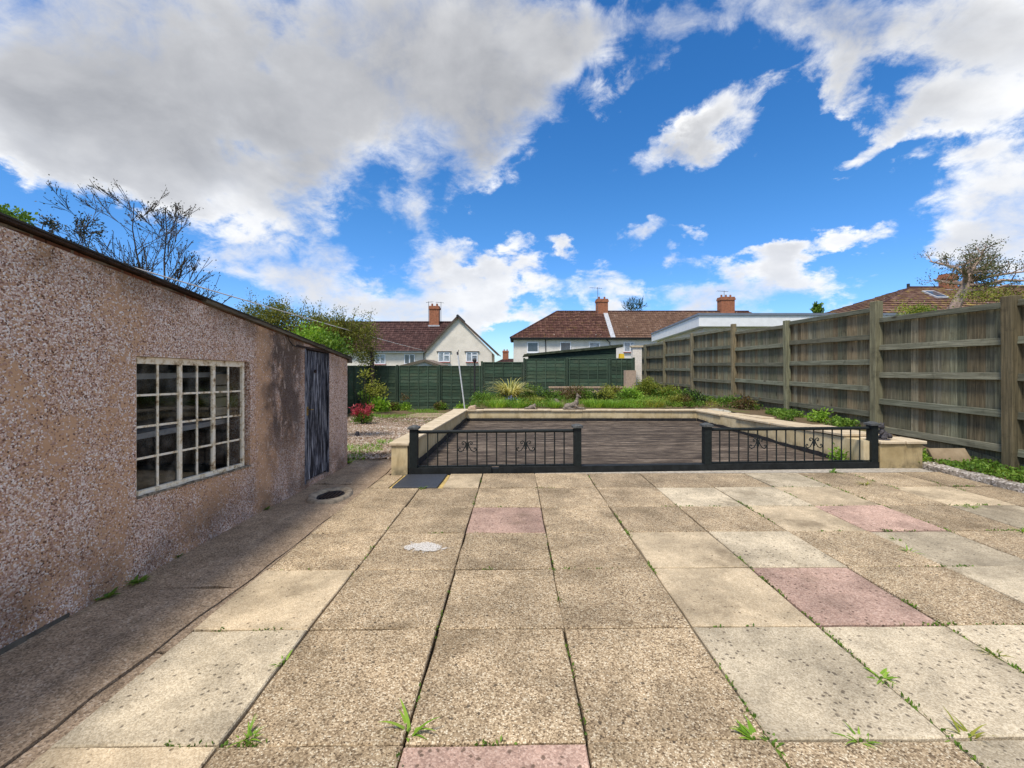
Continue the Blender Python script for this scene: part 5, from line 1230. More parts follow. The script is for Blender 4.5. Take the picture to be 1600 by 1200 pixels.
# windswept tree beyond the tall fence
def windswept():
    Y = 15.0; base = at(1488, 0, Y); base = Vector((base.x, Y, -.3)); root = empty('windswept_tree', base, 'windswept old tree with pale trunk and twisted spreading branches beyond the tall fence', 'tree')
    mb = MB(); rnd = random.Random(31); P = lambda px, py, dy=0: at(px, py, Y)+Vector((0, dy, 0))
    tr = [base, P(1489, 520), P(1492, 480), P(1499, 466), P(1507, 454), P(1508, 443), P(1512, 432)]
    mb.tube(tr, [.19, .17, .16, .15, .14, .12, .10], 8, False); tips = []
    limbs = [((1508, 443), [(1495, 432), (1478, 424), (1468, 421)]), ((1512, 432), [(1508, 418), (1496, 408), (1484, 402)]), ((1512, 432), [(1522, 416), (1528, 402), (1526, 392)]),
             ((1511, 434), [(1530, 424), (1548, 414), (1568, 411)]), ((1508, 442), [(1530, 436), (1556, 430), (1580, 426), (1604, 424)]), ((1509, 446), [(1530, 446), (1550, 440), (1580, 440), (1615, 436)]),
             ((1512, 432), [(1518, 420), (1534, 408), (1548, 396)]), ((1500, 464), [(1512, 458), (1530, 456), (1560, 450), (1600, 446)]), ((1508, 443), [(1492, 440), (1476, 432)])]
    for a, rest in limbs:
        dy = rnd.uniform(-.9, .9); pts = [P(*a)]+[P(*q, dy*(i+1)/len(rest)) for i, q in enumerate(rest)]
        pts = [p+Vector((rnd.gauss(0, .03), 0, rnd.gauss(0, .03))) if i else p for i, p in enumerate(pts)]
        mb.tube(pts, [.075*(1-.75*i/(len(pts)-1)) for i in range(len(pts))], 5, False)
        for i in range(len(pts)-1):
            for j in range(3):
                q = pts[i].lerp(pts[i+1], rnd.random()); dd = Vector((rnd.uniform(-.3, 1), rnd.gauss(0, .7), rnd.uniform(-.15, .9)))
                branch(mb, q, dd, rnd.uniform(.22, .5), .020, 1, tips, rnd, .5, .05, .8, (1, 2), .65, .007)
    mb.build('trunk', M['bark_pale'], root)
    lv = tip_leaves(tips, 8, .075, .065, .035); lv.build('crown', M['wind_leaf'], root, base)
M['wind_leaf'] = m_leaf('grey_olive_leaves', [(0, (.035, .048, .014)), (.5, (.085, .10, .03)), (1, (.18, .19, .06))], .2)
windswept()
def over_fence(px, py, Y, rad, mats, label, name, dens=30):
    c = at(px, py, Y); return shrub(name, (c.x, Y, -.2), [(m, Vector((c.x+dx, Y, c.z+dz)), rad, dens, 22, .10, .07, .035, .4) for (m, dx, dz) in mats], label, 'shrub', 6, c.z+.1, r=.025, spread=.15)
over_fence(1425, 487, 13.5, (.45, .5, .22), [('lf_yellowgreen', 0, 0), ('lf_green', .35, -.05)], 'yellow green shrub tips just over the tall fence below the roof window', 'shrub')
over_fence(1548, 462, 13.5, (1.0, .6, .12), [('lf_yellowgreen', -.4, .0), ('lf_russet', .4, .02), ('lf_yellowgreen', 1.0, .05)], 'sprawling yellowish creeper along the top of the fence below the windswept tree', 'creeper', 22)
c = at(1285, 480, 26)
bare = bare_tree((c.x, 26, -1), 6.2, (.03, 0), 41, 'thin leafy sapling tip over the flat roofed extension', 14, .16, .16, 'sapling', .5, 'bark', 4, 'lf_green', group=None)
c = at(990, 480, 62)
shrub('conifer', (c.x, 62, -2), [('lf_dark', at(990, 480, 62), (1.5, 1.2, 1.1), 34, 9, .30, .9, .10, 1.3)], 'dark spiky evergreen top showing above the brown tiled ridge', 'tree', 4, 10.5, r=.2, spread=.05)
# ================================================================== PLANTS IN THE GARDEN
c = Vector((at(572, 645, 13.5).x, 13.5, soil_z(-4.6, 13.5)))
c = gr(567, 664, -.2); c.z = soil_z(c.x, c.y)
shrub('azalea', c, [('lf_green', c+Vector((0, 0, .14)), (.30, .28, .16), 40, 20, .06, .07, .035, .4), ('lf_red', c+Vector((-.02, -.03, .36)), (.40, .30, .20), 26, 15, .045, .10, .038, .8)], 'small shrub with pink red young leaves near the outbuilding corner', 'shrub', 7, .45, r=.012, spread=.5)
c = gr(574, 648, -.3); c.z = soil_z(c.x, c.y); k = c.y/678
shrub('rose_bush', c, [('lf_yellowgreen', c+Vector((.25, 0, 1.05)), (.40, .3, .28), 18, 16, .10, .10, .05, .3), ('lf_yellowgreen', c+Vector((.45, 0, .82)), (.32, .3, .16), 14, 16, .09, .10, .05, .3), ('lf_yellowgreen', c+Vector((-.08, 0, 1.5)), (.26, .2, .22), 10, 12, .10, .10, .05, .3), ('lf_green', c+Vector((-.15, 0, .75)), (.2, .2, .15), 7, 14, .09, .1, .05, .3)], 'tall sparse bush with yellowish leaves against the dark green corner fence', 'shrub', 5, 1.5, r=.016, spread=.28)
c = gr(590, 643, -.3); c.z = soil_z(c.x, c.y)
shrub('broad_leaved_plant', c, [('lf_bright', c+Vector((.05, 0, .22)), (.42, .3, .24), 36, 18, .10, .17, .10, .3), ('lf_green', c+Vector((-.3, 0, .3)), (.3, .3, .3), 26, 16, .10, .12, .06, .3)], 'broad leaved bright green plant below the sparse bush', 'plant', 6, .4, r=.012, spread=.5)
def low_plant(px, py, rad, mats, label, name='low_plant', L=.09, n=34, per=16, z0=-.3):
    c = gr(px, py, z0)
    if c.y > 18.3: c = Vector((c.x*18.3/c.y, 18.3, z0))
    c.z = soil_z(c.x, c.y)
    return shrub(name, c, [(m, c+Vector((dx, 0, rad[2]*.8+dz)), rad, n, per, .06, L, L*.45, .4) for (m, dx, dz) in mats], label, 'plant', 5, rad[2]*1.3, r=.01, spread=.6)
low_plant(620, 640, (.28, .2, .16), [('lf_green', .0, 0), ('lf_russet', -.15, .02)], 'low green and russet plant beside the second green fence post')
low_plant(634, 640, (.22, .2, .15), [('lf_bright', .0, 0)], 'low bright green plant in front of the green fence')
low_plant(633, 622, (.26, .15, .12), [('lf_russet', 0, .42)], 'thin russet shrub standing against the green fence panel', 'thin_shrub', .08, 12, 10)
low_plant(687, 638, (.26, .2, .17), [('lf_russet', 0, 0), ('lf_green', .05, -.02)], 'rounded russet green tuft by the third green fence post')
low_plant(722, 640, (.3, .2, .12), [('lf_bright', 0, 0)], 'soft bright green tuft at the foot of the white pole')
# ---------- raised bed
def bed(px, py):
    """point on the raised bed seen at a pixel"""
    Y = 12.5
    for _ in range(60):
        p = at(px, py, Y)
        if p.z <= soil_z(p.x, Y)+.0: break
        Y += .12
    return Vector((p.x, Y, soil_z(p.x, Y)))
c = Vector((at(797, 0, 15).x, 15.0, .34)); root = empty('strap_leaved_plant', c, 'clump of cream striped strap leaves in the raised bed', 'plant')
lv = Leaves(); n = 260; a = RNG.uniform(0, 2*math.pi, n); P = np.array(c)+np.stack([np.cos(a)*.16, np.sin(a)*.12, np.zeros(n)], 1)*RNG.uniform(.2, 1, (n, 1))
P = np.array(P); D = np.stack([np.cos(a)*RNG.uniform(.25, 1.0, n), np.sin(a)*RNG.uniform(.2, .9, n), RNG.uniform(.7, 1.3, n)], 1)
lv.blades(P, D, RNG.uniform(.6, 1.25, n), .05, 1.15, 7); lv.build('crown', M['lf_flax'], root, c)
mb = MB(); mb.tube([c-Vector((0, 0, .05)), c+Vector((0, 0, .12))], [.10, .06], 7); mb.build('root_crown', M['straw'], root)
def bedshrub(px, Y, rad, mats, label, name='shrub', L=.06, n=60, per=20, H=None, dz=0):
    x = at(px, 0, Y).x; c = Vector((x, Y, soil_z(x, Y)+dz))
    return shrub(name, c, [(m, c+Vector((dx, dy, rad[2]*.85+z)), rad, n, per, .06, L, L*.5, .4) for (m, dx, dy, z) in mats], label, 'shrub', 6, H or rad[2]*1.5, r=.014, spread=.5)
bedshrub(1008, 15.3, (.50, .45, .42), [('lf_yellowgreen', 0, 0, 0), ('lf_green', .1, .1, -.1)], 'dense round green shrub before the pinkish end pier', 'round_shrub', .06, 90, 30)
bedshrub(1042, 15.0, (.50, .4, .22), [('lf_yellowgreen', .1, 0, .06), ('lf_green', 0, 0, 0)], 'low spreading green shrub right of the dense round one', 'shrub', .07, 60)
bedshrub(905, 14.2, (.42, .35, .27), [('lf_russet', -.12, 0, .05), ('lf_green', .2, 0, -.02)], 'russet and green shrub behind the stone dog', 'shrub', .06, 70)
bedshrub(957, 15.6, (.42, .35, .28), [('lf_yellowgreen', 0, 0, 0), ('lf_russet', .15, .1, -.05)], 'feathery yellowish shrub against the planter wall', 'shrub', .06, 50)
bedshrub(1072, 13.6, (.55, .4, .26), [('lf_green', 0, 0, 0), ('lf_dark', .15, 0, -.04)], 'dark leaved shrub at the foot of the tall fence by the bed corner', 'shrub', .08, 60)
bedshrub(880, 15.2, (.4, .3, .18), [('lf_russet', 0, 0, 0)], 'dull russet low shrub left of the stone dog', 'shrub', .06, 40)
bedshrub(855, 14.6, (.42, .3, .17), [('lf_dark', 0, 0, 0), ('lf_green', .1, 0, .03)], 'dark green low shrub beyond the strap leaved clump', 'shrub', .06, 40)
bedshrub(752, 13.6, (.40, .35, .22), [('lf_green', 0, 0, 0)], 'mid green mound at the left end of the raised bed', 'shrub', .06, 60)
def grass_tuft(px, Y, n, L, m, label, w=.013, rad=.16, droop=.7):
    x = at(px, 0, Y).x; c = Vector((x, Y, soil_z(x, Y)-.01)); root = empty('grass_tuft', c, label, 'grass', None); lv = Leaves()
    a = RNG.uniform(0, 6.28, n); r = rad*RNG.uniform(0, 1, n)**.6; P = np.array(c)+np.stack([np.cos(a)*r, np.sin(a)*r, np.zeros(n)], 1)
    D = np.stack([np.cos(a)*RNG.uniform(.1, .8, n), np.sin(a)*RNG.uniform(.1, .8, n), np.ones(n)], 1)
    lv.blades(P, D, RNG.uniform(.5, 1.15, n)*L, w, droop, 4); lv.build('blades', M[m], root, c)
    mb = MB(); mb.tube([c-Vector((0, 0, .03)), c+Vector((0, 0, .03))], [rad*.5, rad*.3], 7); mb.build('root_crown', M['lf_green'], root)
grass_tuft(775, 12.75, 420, .25, 'lf_bright', 'bright grass tuft on the bed below the left side of the strap leaves', rad=.34)
grass_tuft(808, 12.8, 420, .22, 'grass', 'fresh green grass tuft below the strap leaved clump', rad=.36)
grass_tuft(836, 13.4, 260, .28, 'lf_yellowgreen', 'yellowish grass tuft behind the stone toad', rad=.28)
grass_tuft(866, 12.7, 220, .24, 'lf_bright', 'small lime grass tuft between stone toad and stone dog', rad=.18)
grass_tuft(930, 12.8, 480, .26, 'lf_bright', 'lush lime green grass tuft right beside the stone dog', rad=.34)
grass_tuft(955, 12.75, 420, .25, 'grass', 'second lush grass tuft right of the stone dog', rad=.34)
grass_tuft(985, 13.2, 320, .22, 'lf_bright', 'bright grass tuft before the dense round shrub', rad=.34)
grass_tuft(1020, 12.8, 300, .26, 'lf_yellowgreen', 'yellow green grass tuft near the right end of the back wall', rad=.36)
bedshrub(940, 13.9, (.38, .3, .20), [('lf_dark', 0, 0, 0), ('lf_yellowgreen', .1, -.05, .08)], 'two toned shrub behind the lush grass right of the stone dog', 'shrub', .07, 44)
bedshrub(980, 14.4, (.40, .3, .20), [('lf_green', 0, 0, 0), ('lf_bright', .15, 0, .06)], 'leafy bright shrub left of the dense round shrub', 'shrub', .08, 44)
bedshrub(830, 15.6, (.38, .3, .26), [('lf_green', 0, 0, 0)], 'upright green shrub at the right of the strap leaved clump', 'shrub', .07, 44)
bedshrub(1055, 12.95, (.35, .25, .18), [('lf_yellowgreen', 0, 0, 0), ('lf_russet', .2, 0, 0)], 'yellow and russet low shrub at the right corner of the back wall', 'shrub', .06, 40)
# ground cover and grass: nobody could count these
def patch(n, x0, x1, y0, y1, L, Wd, m, name, label, thr=.0, sc=.8, droop=.5, seedz=0):
    P = []
    while len(P) < n:
        x, y = RNG.uniform(x0, x1), RNG.uniform(y0, y1)
        if y > 12.45 or x > 5.6 or x < -1.8:
            if mnoise.noise(Vector((x*sc, y*sc, seedz))) > thr: P.append((x, y, soil_z(x, y)-.01))
    P = np.array(P); D = RNG.normal(size=P.shape)*.45; D[:, 2] = 1
    lv = Leaves(); lv.blades(P, D, RNG.uniform(.5, 1.2, len(P))*L, Wd, droop, 3); tag(lv.build(name, M[m]), label, kind='stuff')
patch(6000, -1.3, 5.6, 12.55, 15.0, .20, .010, 'grass', 'bed_grass', 'bright green grass growing through the raised bed', .08, 1.3)
patch(1200, 2.2, 4.9, 12.6, 14.2, .22, .011, 'lf_bright', 'bed_grass', 'lush bright green grass right of the stone dog', .05, 1.2, .6, 4)
patch(1800, -1.3, 6.5, 12.6, 16, .20, .008, 'straw', 'dry_grass', 'dry straw coloured stems through the raised bed', .1, 1.4, .5, 9)
patch(4000, -6.2, -1.9, 14.2, 18.4, .11, .010, 'grass', 'rough_grass', 'thin grass in front of the green fence', .08, .7, .5, 2)
patch(900, -3.2, -1.85, 6.95, 9, .09, .010, 'grass', 'rough_grass', 'sparse grass at the near edge of the gravel', .18, 1.3, .5, 6)
def cover(n, fn, L, Wd, m, name, label, h=.08):
    P = np.array([fn() for _ in range(n)]); P[:, 2] += RNG.uniform(.0, h, n); D = RNG.normal(size=P.shape)*.7; D[:, 2] += .4
    lv = Leaves(); lv.put(P, D, RNG.uniform(.6, 1.2, n)*L, Wd); tag(lv.build(name, M[m]), label, kind='stuff')
def rnd_bed(x0, x1, y0, y1, thr, sc, s):
    while True:
        x, y = RNG.uniform(x0, x1), RNG.uniform(y0, y1)
        if (y > 12.5 or x > 5.75) and mnoise.noise(Vector((x*sc, y*sc, s))) > thr: return (x, y, soil_z(x, y))
cover(13000, lambda: rnd_bed(-1.4, 6.8, 12.55, 16.3, -.05, .9, 3), .055, .032, 'lf_green', 'ground_cover', 'mixed green ground cover of the raised bed', .14)
cover(3500, lambda: rnd_bed(-1.4, 6.8, 12.55, 16.3, .1, .9, 13), .055, .030, 'lf_yellowgreen', 'ground_cover', 'yellowish ground cover of the raised bed', .14)
cover(2600, lambda: rnd_bed(5.9, 6.75, 8.2, 12.5, .08, 1.2, 5), .05, .034, 'lf_green', 'ground_cover', 'weeds along the foot of the tall fence', .14)
cover(5200, lambda: (lambda x, y: (x, y, soil_z(x, y)))(RNG.uniform(6.17, 6.98), RNG.uniform(4.3, 6.9)), .045, .036, 'lf_green', 'ground_cover', 'leafy green ground cover between stone kerb and tall fence', .075)
cover(1600, lambda: (lambda x, y: (x, y, soil_z(x, y)))(RNG.uniform(6.14, 6.9), RNG.uniform(4.2, 6.4)), .035, .026, 'lf_russet', 'ground_cover', 'brownish creeping leaves between stone kerb and tall fence', .05)
cover(1500, lambda: (lambda x, y: (x, y, soil_z(x, y)))(RNG.uniform(6.15, 6.98), RNG.uniform(-.5, 4.3)), .045, .036, 'lf_green', 'ground_cover', 'leafy green ground cover further along the stone kerb', .06)
# weeds that stand out by the tall fence
def fweed(x, y, rad, m, label, n=26, L=.07, dz=0.0):
    c = Vector((x, y, soil_z(x, y)+dz)); return shrub('weed', c, [(m, c+Vector((0, 0, rad[2]*.7)), rad, n, 16, .05, L, L*.55, .4)], label, 'weed', 4, rad[2], r=.007, spread=.7)
p = at(1282, 660, 9.2); fweed(p.x-.05, 9.2, (.22, .2, .15), 'lf_bright', 'bright green weed clump behind the low wall at the third fence post')
p = at(1165, 640, 12.0); fweed(p.x, 12.0, (.32, .25, .24), 'lf_russet', 'reddish stemmed bramble at the tall fence post near the bed corner', 34)
p = at(1140, 635, 12.6); fweed(p.x, 12.6, (.4, .25, .22), 'lf_green', 'tangled green weed left of the reddish bramble', 34)
p = gr(1423, 728); fweed(6.08, 6.55, (.14, .1, .09), 'lf_bright', 'leafy weed at the corner of the cream end block', 18, .06)
p = gr(1275, 716); fweed(5.06, 6.80, (.12, .1, .09), 'lf_bright', 'small green weed inside the railing at the right deck corner', 14, .05, -.06)
# bluebells
c = Vector((at(796, 0, 13.3).x, 13.3, .33)); root = empty('bluebell', c, 'few pale blue flowers in the bed below the strap leaved clump', 'flower'); lv = Leaves(); P = np.array(c)+np.stack([RNG.normal(size=60)*.08, RNG.normal(size=60)*.05, .20+RNG.normal(size=60)*.035], 1); lv.put(np.array(P), RNG.normal(size=(60, 3)), .035, .022); lv.build('petals', M['blue_flower'], root, c)
lv = Leaves(); P = np.array(c)+np.stack([RNG.normal(size=40)*.08, RNG.normal(size=40)*.05, np.zeros(40)], 1); lv.blades(P, RNG.normal(size=(40, 3))*.3+[0, 0, 1], .24, .012, .5); lv.build('leaf', M['grass'], root, c)
# ---------- weeds in the paving joints
def joint_weed(px, py, n, L, label, m='lf_bright', tilt=.9, wd=.022, ang=None, spread=2*math.pi):
    c = gr(px, py); c.z = -.01; root = empty('paving_weed', c, label, 'weed', 'weeds growing in the paving joints'); lv = Leaves()
    a = RNG.uniform(0, 2*math.pi, n) if ang is None else ang+RNG.uniform(-spread/2, spread/2, n)
    ax = 1.0 if min(abs(c.y-TILT*c.x-r_) for r_ in ROWS) < min(abs(c.x-q_) for q_ in COLS) else 0.0; k = np.clip(RNG.normal(size=n), -1.5, 1.5)*L*.16
    P = np.tile(np.array(c), (n, 1))+np.stack([np.cos(a)*.008+k*ax, np.sin(a)*.008+k*(1-ax), np.zeros(n)], 1)
    D = np.stack([np.cos(a)*tilt, np.sin(a)*tilt, RNG.uniform(.25, .9, n)], 1)
    lv.blades(P, D, RNG.uniform(.3, 1.15, n)*L, wd*RNG.uniform(.6, 1.1, n), .55, 5); lv.build('leaf', M[m], root, c)
    mb = MB(); mb.tube([c+Vector((0, 0, -.02)), c+Vector((0, 0, .012))], [.008, .006], 5); mb.build('root_crown', M['lf_green'], root)
joint_weed(640, 1140, 8, .13, 'large narrow leaved weed in the paving joint near the front edge', wd=.020)
joint_weed(387, 1152, 22, .085, 'upright bright weed at the joint crossing near the front left', tilt=.55, wd=.012)
joint_weed(443, 1033, 9, .06, 'small leafy weed at the right edge of a pale left slab', wd=.016)
joint_weed(1178, 1152, 20, .085, 'spreading weed in the front joint right of the middle', wd=.020, ang=2.6, spread=2.6)
joint_weed(1208, 1160, 10, .06, 'small flat weed just below the spreading front weed', 'lf_green', wd=.022)
joint_weed(1345, 1155, 14, .09, 'grassy weed lying along the front joint of a pale slab', wd=.012)
joint_weed(1515, 1148, 9, .11, 'tall pale green weed near the lower right corner', 'lf_yellowgreen', tilt=.6, wd=.016)
joint_weed(1553, 1022, 26, .085, 'grassy tuft in the joint towards the right edge', 'lf_yellowgreen', wd=.010)
joint_weed(1378, 1058, 18, .075, 'low weed strung along the slanting joint right of the pale slab', wd=.016)
joint_weed(170, 930, 16, .10, 'flat leafy weed at the foot of the outbuilding nearest the camera', 'lf_green', wd=.032)
joint_weed(215, 908, 20, .10, 'leafy weed patch at the foot of the outbuilding, second along', 'lf_green', wd=.030)
joint_weed(278, 868, 12, .07, 'small weed at the wall foot under the left window edge', 'lf_green', wd=.022)
joint_weed(416, 794, 16, .10, 'green weed at the wall foot under the right end of the window', 'lf_green', wd=.024)
joint_weed(1302, 738, 22, .13, 'low weed in the pale mortar in front of the right railing', 'lf_green', wd=.018)
joint_weed(1352, 757, 26, .14, 'grassy tuft in the joint below the right railing post', 'lf_yellowgreen', wd=.012)
joint_weed(983, 829, 8, .05, 'tiny weed at a slab corner left of the cream slabs', wd=.014)
joint_weed(660, 763, 18, .08, 'weed along the front edge of the slate tile', 'lf_green', wd=.020)
joint_weed(1600, 830, 18, .10, 'green weed in the joint at the extreme right edge', wd=.016)
joint_weed(1400, 842, 12, .07, 'small weed in front of the palest slab on the right', wd=.016)
joint_weed(1420, 862, 20, .09, 'longer weed along the edge of the palest slab on the right', wd=.014)
joint_weed(1517, 792, 22, .10, 'bushy weed at the far corner of the right pink slab', wd=.014)
joint_weed(545, 722, 26, .13, 'leafy weed at the outer corner of the outbuilding', 'lf_bright', wd=.026)
# moss and seedlings strung out along the joints
def moss():
    lv = Leaves(); P = []
    rk = random.Random(8)
    for cx_ in COLS[1:-1]:
        for _ in range(110 if cx_ > 1 else 30):
            y = rk.uniform(1.2, 6.0); d = mnoise.noise(Vector((cx_*3, y*1.3, 4)))
            if d > .02: P += [(cx_+rk.gauss(0, .007), y+rk.gauss(0, .02), -.012+rk.uniform(0, .012)) for _ in range(5)]
    for ry_ in ROWS[1:-1]:
        for _ in range(110):
            x = rk.uniform(-1.7, 5.9); d = mnoise.noise(Vector((x*1.3, ry_*3, 7)))
            if d > .16-.03*x: P += [(x+rk.gauss(0, .02), ry_+TILT*x+rk.gauss(0, .006), -.012+rk.uniform(0, .012)) for _ in range(5)]
    P = np.array(P); D = RNG.normal(size=P.shape)*.6; D[:, 2] += .8; lv.put(P, D, RNG.uniform(.5, 1.2, len(P))*.022, .011)
    tag(lv.build('joint_moss', M['lf_green']), 'moss and seedlings in the paving joints', kind='stuff')
moss()
# ---------- gravel
def gravel():
    n = 9000; base = np.array([(1, 0, 0), (-.5, .87, 0), (-.5, -.87, 0), (0, 0, .8), (0, 0, -.5)]); fc = np.array([(0, 1, 3), (1, 2, 3), (2, 0, 3), (1, 0, 4), (2, 1, 4), (0, 2, 4)])
    y = 7.0+8.2*RNG.uniform(0, 1, n)**1.25; x = RNG.uniform(-6.0, -1.78, n)
    z = np.array([soil_z(a, b) for a, b in zip(x, y)]); s = RNG.uniform(.012, .034, n); a = RNG.uniform(0, 6.28, n)
    B = base[None]*s[:, None, None]*RNG.uniform(.6, 1.2, (n, 5, 3)); ca, sa = np.cos(a)[:, None], np.sin(a)[:, None]
    V = np.stack([B[..., 0]*ca-B[..., 1]*sa+x[:, None], B[..., 0]*sa+B[..., 1]*ca+y[:, None], B[..., 2]*.8+z[:, None]+.006], -1)
    Fq = (fc[None]+(np.arange(n)*5)[:, None, None]).reshape(-1, 3)
    tag(fast('gravel', V.reshape(-1, 3), Fq, M['gravel_stone']), 'pale mixed gravel stones left of the deck', kind='stuff')
gravel()
# ================================================================== ORNAMENTS AND LOOSE THINGS
def dog():
    o = Vector((at(896, 0, 12.33).x, 12.33, .295)); S = .62; V = lambda x, y, z: o+Vector((x, y, z))*S
    root = empty('stone_dog', o, 'carved stone dog lying with raised head on the back wall coping', 'statue')
    E = [(V(-.22, 0, .15), (.20*S, .14*S, .14*S), (0, 0, 0)), (V(-.02, 0, .19), (.20*S, .12*S, .13*S), (0, -.35, 0)), (V(.12, 0, .28), (.12*S, .11*S, .18*S), (0, .3, 0)),
         (V(.17, 0, .46), (.075*S, .07*S, .14*S), (0, .2, 0)), (V(.20, 0, .60), (.085*S, .075*S, .085*S), (0, 0, 0)), (V(.29, 0, .565), (.09*S, .045*S, .045*S), (0, .35, 0)),
         (V(.17, -.045, .70), (.022*S, .02*S, .065*S), (0, -.1, 0)), (V(.17, .045, .70), (.022*S, .02*S, .065*S), (0, -.1, 0)),
         (V(-.30, -.11, .10), (.14*S, .07*S, .11*S), (0, 0, 0)), (V(-.30, .11, .10), (.14*S, .07*S, .11*S), (0, 0, 0))]
    T = [([V(.08, -.09, .16), V(.20, -.10, .07), V(.42, -.09, .05), V(.50, -.09, .045)], [.06*S, .05*S, .042*S, .045*S]), ([V(.08, .09, .16), V(.20, .10, .07), V(.42, .09, .05), V(.50, .09, .045)], [.06*S, .05*S, .042*S, .045*S]),
         ([V(-.26, -.15, .05), V(-.08, -.17, .04), V(.0, -.17, .035)], [.045*S, .04*S, .04*S]), ([V(-.40, 0, .10), V(-.48, -.06, .05), V(-.40, -.17, .035)], [.035*S, .028*S, .02*S])]
    soft_body('body', E, M['stone'], root, o, .011, T)
    mb = MB(); mb.box(o+Vector((-.30, -.13, .0)), o+Vector((.33, .13, .018))); mb.build('plinth_slab', M['stone'], root, o, bevel=.006)
dog()
def toad():
    o = Vector((at(830, 0, 12.34).x, 12.34, .293)); V = lambda x, y, z: o+Vector((x, y, z))
    root = empty('stone_toad', o, 'small squat grey stone toad on the back wall coping', 'statue')
    E = [(V(.02, 0, .06), (.11, .08, .065), (0, -.2, 0)), (V(.09, 0, .10), (.06, .06, .05), (0, 0, 0)), (V(.10, -.03, .145), (.02, .02, .02), (0, 0, 0)), (V(.10, .03, .145), (.02, .02, .02), (0, 0, 0)), (V(-.05, -.07, .035), (.06, .03, .04), (0, 0, 0)), (V(-.05, .07, .035), (.06, .03, .04), (0, 0, 0)), (V(-.12, 0, .03), (.07, .06, .03), (0, 0, 0))]
    soft_body('body', E, M['stone'], root, o, .010, [([V(.10, -.06, .07), V(.13, -.08, .01)], [.02, .018]), ([V(.10, .06, .07), V(.13, .08, .01)], [.02, .018])])
    mb = MB(); mb.prism([(o.x-.20, o.y-.09), (o.x+.17, o.y-.1), (o.x+.19, o.y+.08), (o.x-.18, o.y+.09)], o.z, o.z+.014); mb.build('plinth_slab', M['stone'], root, o)
toad()
def figurine():
    o = Vector((5.60, 6.58, .398)); V = lambda x, y, z: o+Vector((x, y, z)); root = empty('cast_figurine', o, 'small dark cast squirrel like animal sitting on the right end block', 'statue')
    E = [(V(.01, 0, .065), (.062, .05, .07), (0, .3, 0)), (V(-.015, 0, .125), (.038, .036, .05), (0, 0, 0)), (V(-.03, 0, .20), (.046, .042, .044), (0, 0, 0)), (V(-.07, 0, .19), (.028, .024, .02), (0, .2, 0)), (V(-.012, -.026, .245), (.012, .010, .018), (0, 0, 0)), (V(-.012, .026, .245), (.012, .010, .018), (0, 0, 0)),
         (V(.085, 0, .055), (.06, .035, .04), (0, .5, 0)), (V(-.02, -.04, .03), (.05, .024, .026), (0, 0, 0)), (V(-.02, .04, .03), (.05, .024, .026), (0, 0, 0))]
    soft_body('body', E, M['dark_stone'], root, o, .008, [([V(-.03, -.035, .13), V(-.06, -.03, .09), V(-.07, -.02, .10)], [.016, .013, .012]), ([V(-.03, .035, .13), V(-.06, .03, .09), V(-.07, .02, .10)], [.016, .013, .012])])
    mb = MB(); mb.tube([o, o+Vector((0, 0, .014))], [.085, .08], 12); mb.build('base', M['dark_stone'], root, o)
figurine()
# leaning coping slab by the fence
def leaning():
    o = Vector((6.62, 6.75, .07)); root_m = MB(); w, h, t = .46, .27, .06
    root_m.box((-w/2, -t/2, 0), (w/2, t/2, h)); ob = root_m.build('loose_coping_slab', M['tan_slab'], None, (0, 0, 0), bevel=.008)
    ob.location = (6.52, 6.42, .05); ob.rotation_euler = (R(-42), R(-3), R(-16)); return ob
M['tan_slab'] = m_cream('stained_tan_stone', (.20, .145, .085), (.32, .245, .155), .7)
tag(leaning(), 'loose stained stone slab leaning against the foot of the tall fence', 'stone slab')
def rock(name, c, r, m, label, seed, cat='rock'):
    bm = bmesh.new(); bmesh.ops.create_icosphere(bm, subdivisions=2, radius=1)
    for v in bm.verts:
        k = 1+.35*mnoise.noise(v.co*1.4+Vector((seed, 0, 0))); v.co = Vector((v.co.x*r[0], v.co.y*r[1], max(v.co.z, -.5)*r[2]))*k
    me = bpy.data.meshes.new(name); bm.to_mesh(me); bm.free(); return tag(link(name, me, M[m], None, c), label, cat)
x = at(738, 0, 12.36).x
mb = MB(); mb.hexa([(x-.13, 12.24, .294), (x+.11, 12.24, .294), (x+.13, 12.46, .294), (x-.12, 12.46, .294), (x-.10, 12.27, .37), (x+.07, 12.26, .395), (x+.10, 12.43, .41), (x-.08, 12.43, .38)])
tag(mb.build('loose_stone', M['tan_stone'], None, (x, 12.35, .294), bevel=.012), 'loose pinkish block of stone on the left corner of the back wall', 'stone')
p = Vector((at(867, 0, 14.0).x, 14.0, .36)); rock('grey_rock', p, (.17, .14, .12), 'stone', 'rounded grey rock among the plants behind the stone toad', 3)
p = gr(558, 681, -.08); p.z = soil_z(p.x, p.y)+.03; rock('grey_cobble', p, (.05, .05, .08), 'dark_stone', 'small upright grey cobble on the gravel near the outbuilding corner', 5)
p = gr(1103, 720, .0)
for i, (dx, dy, lab) in enumerate(((-.14, .16, 'dead orange leaf on the deck left of the right railing post'), (.14, .18, 'dead orange leaf on the deck right of the same railing post'))):
    q = Vector((2.83+dx, 6.34+dy, -.015)); mb = MB(); n = 9; pts = [(q.x+.055*math.cos(2*math.pi*k/n)*(1 if k % 2 else .7), q.y+.04*math.sin(2*math.pi*k/n), q.z+.012+.014*math.cos(k*1.7)) for k in range(n)]
    mb.add(pts+[(q.x, q.y, q.z+.022)], [(k, (k+1) % n, n) for k in range(n)]); tag(mb.build('dead_leaf', M['orange_leaf'], None, q), lab, 'leaf', 'dead leaves on the deck')
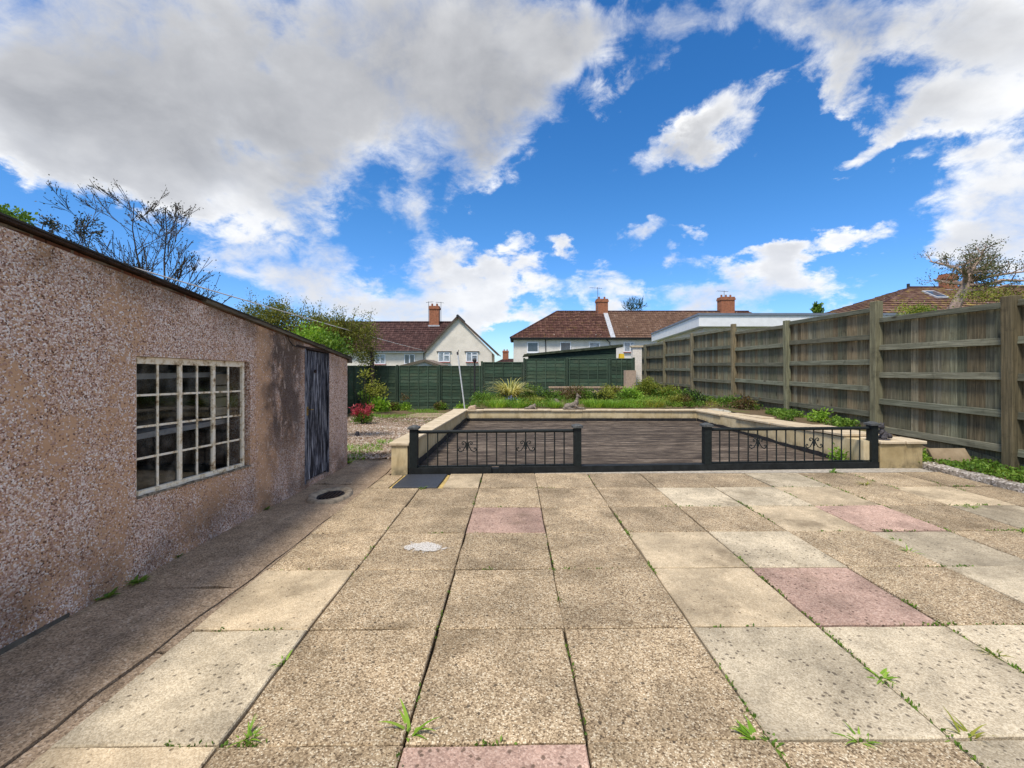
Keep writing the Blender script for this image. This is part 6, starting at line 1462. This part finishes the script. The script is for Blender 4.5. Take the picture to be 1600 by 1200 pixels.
# dark stepping slab in the gravel
p = gr(660, 652, -.25); mb = MB(); z = soil_z(p.x, p.y)+.02; mb.prism([(p.x-.75, p.y-.5), (p.x+.6, p.y-.45), (p.x+.75, p.y+.8), (p.x-.35, p.y+.85)], z-.05, z+.02)
tag(mb.build('flat_stone', M['dark_flat'] if 'dark_flat' in M else M['concrete'], None, (p.x, p.y, z)), 'flat dark paving stone lying beyond the gravel', 'paving stone')
# clothes pole and bird feeder pole
a, b = at(726.5, 641, 17.2), at(715.3, 554, 17.2); root = empty('clothes_pole', (a.x, 17.2, -.3), 'pale leaning metal clothes pole before the green fence', 'pole')
mb = MB(); d = (b-a).normalized(); a2 = a-d*.3; mb.tube([a2, a.lerp(b, .5), b], .028, 8); mb.build('shaft', M['pale_metal'], root)
mb = MB(); mb.tube([b, b+d*.10], .040, 8); mb.tube([b+d*.10, b+d*.14+Vector((.05, 0, 0)), b+d*.19+Vector((.06, 0, 0))], .014, 5); mb.build('hook', M['dark_stone'], root)
a, b = at(741.6, 628, 17.0), at(741.6, 566, 17.0); root = empty('garden_lamp_post', (a.x, 17.0, -.3), 'thin dark post with a small round head before the green fence', 'post')
mb = MB(); mb.tube([(a.x, 17, -.35), (b.x, 17, b.z)], .034, 7); mb.build('shaft', M['gutter'], root)
mb = MB(); mb.tube([(b.x, 17, b.z), (b.x, 17, b.z+.03), (b.x, 17, b.z+.10), (b.x, 17, b.z+.15), (b.x, 17, b.z+.17)], [.04, .075, .085, .05, .01], 10); mb.build('head', M['gutter'], root)
# overhead service cable
e0, e1 = Vector((at(659, 546.5, 47.9).x, 47.9, at(659, 546.5, 47.9).z)), at(322, 446, 8.0); pts = []
e2 = e1+(e1-e0)*.25
for k in range(25):
    t = k/24; p = e0.lerp(e2, t); p.z -= .10*4*t*(1-t); pts.append(p)
tag((lambda m_: (m_.tube(pts, [.022-.013*k/24 for k in range(25)], 5), m_.build('overhead_cable', M['cable'], None, e0))[1])(MB()), 'pale overhead cable running from the gabled house eaves past the outbuilding', 'cable')
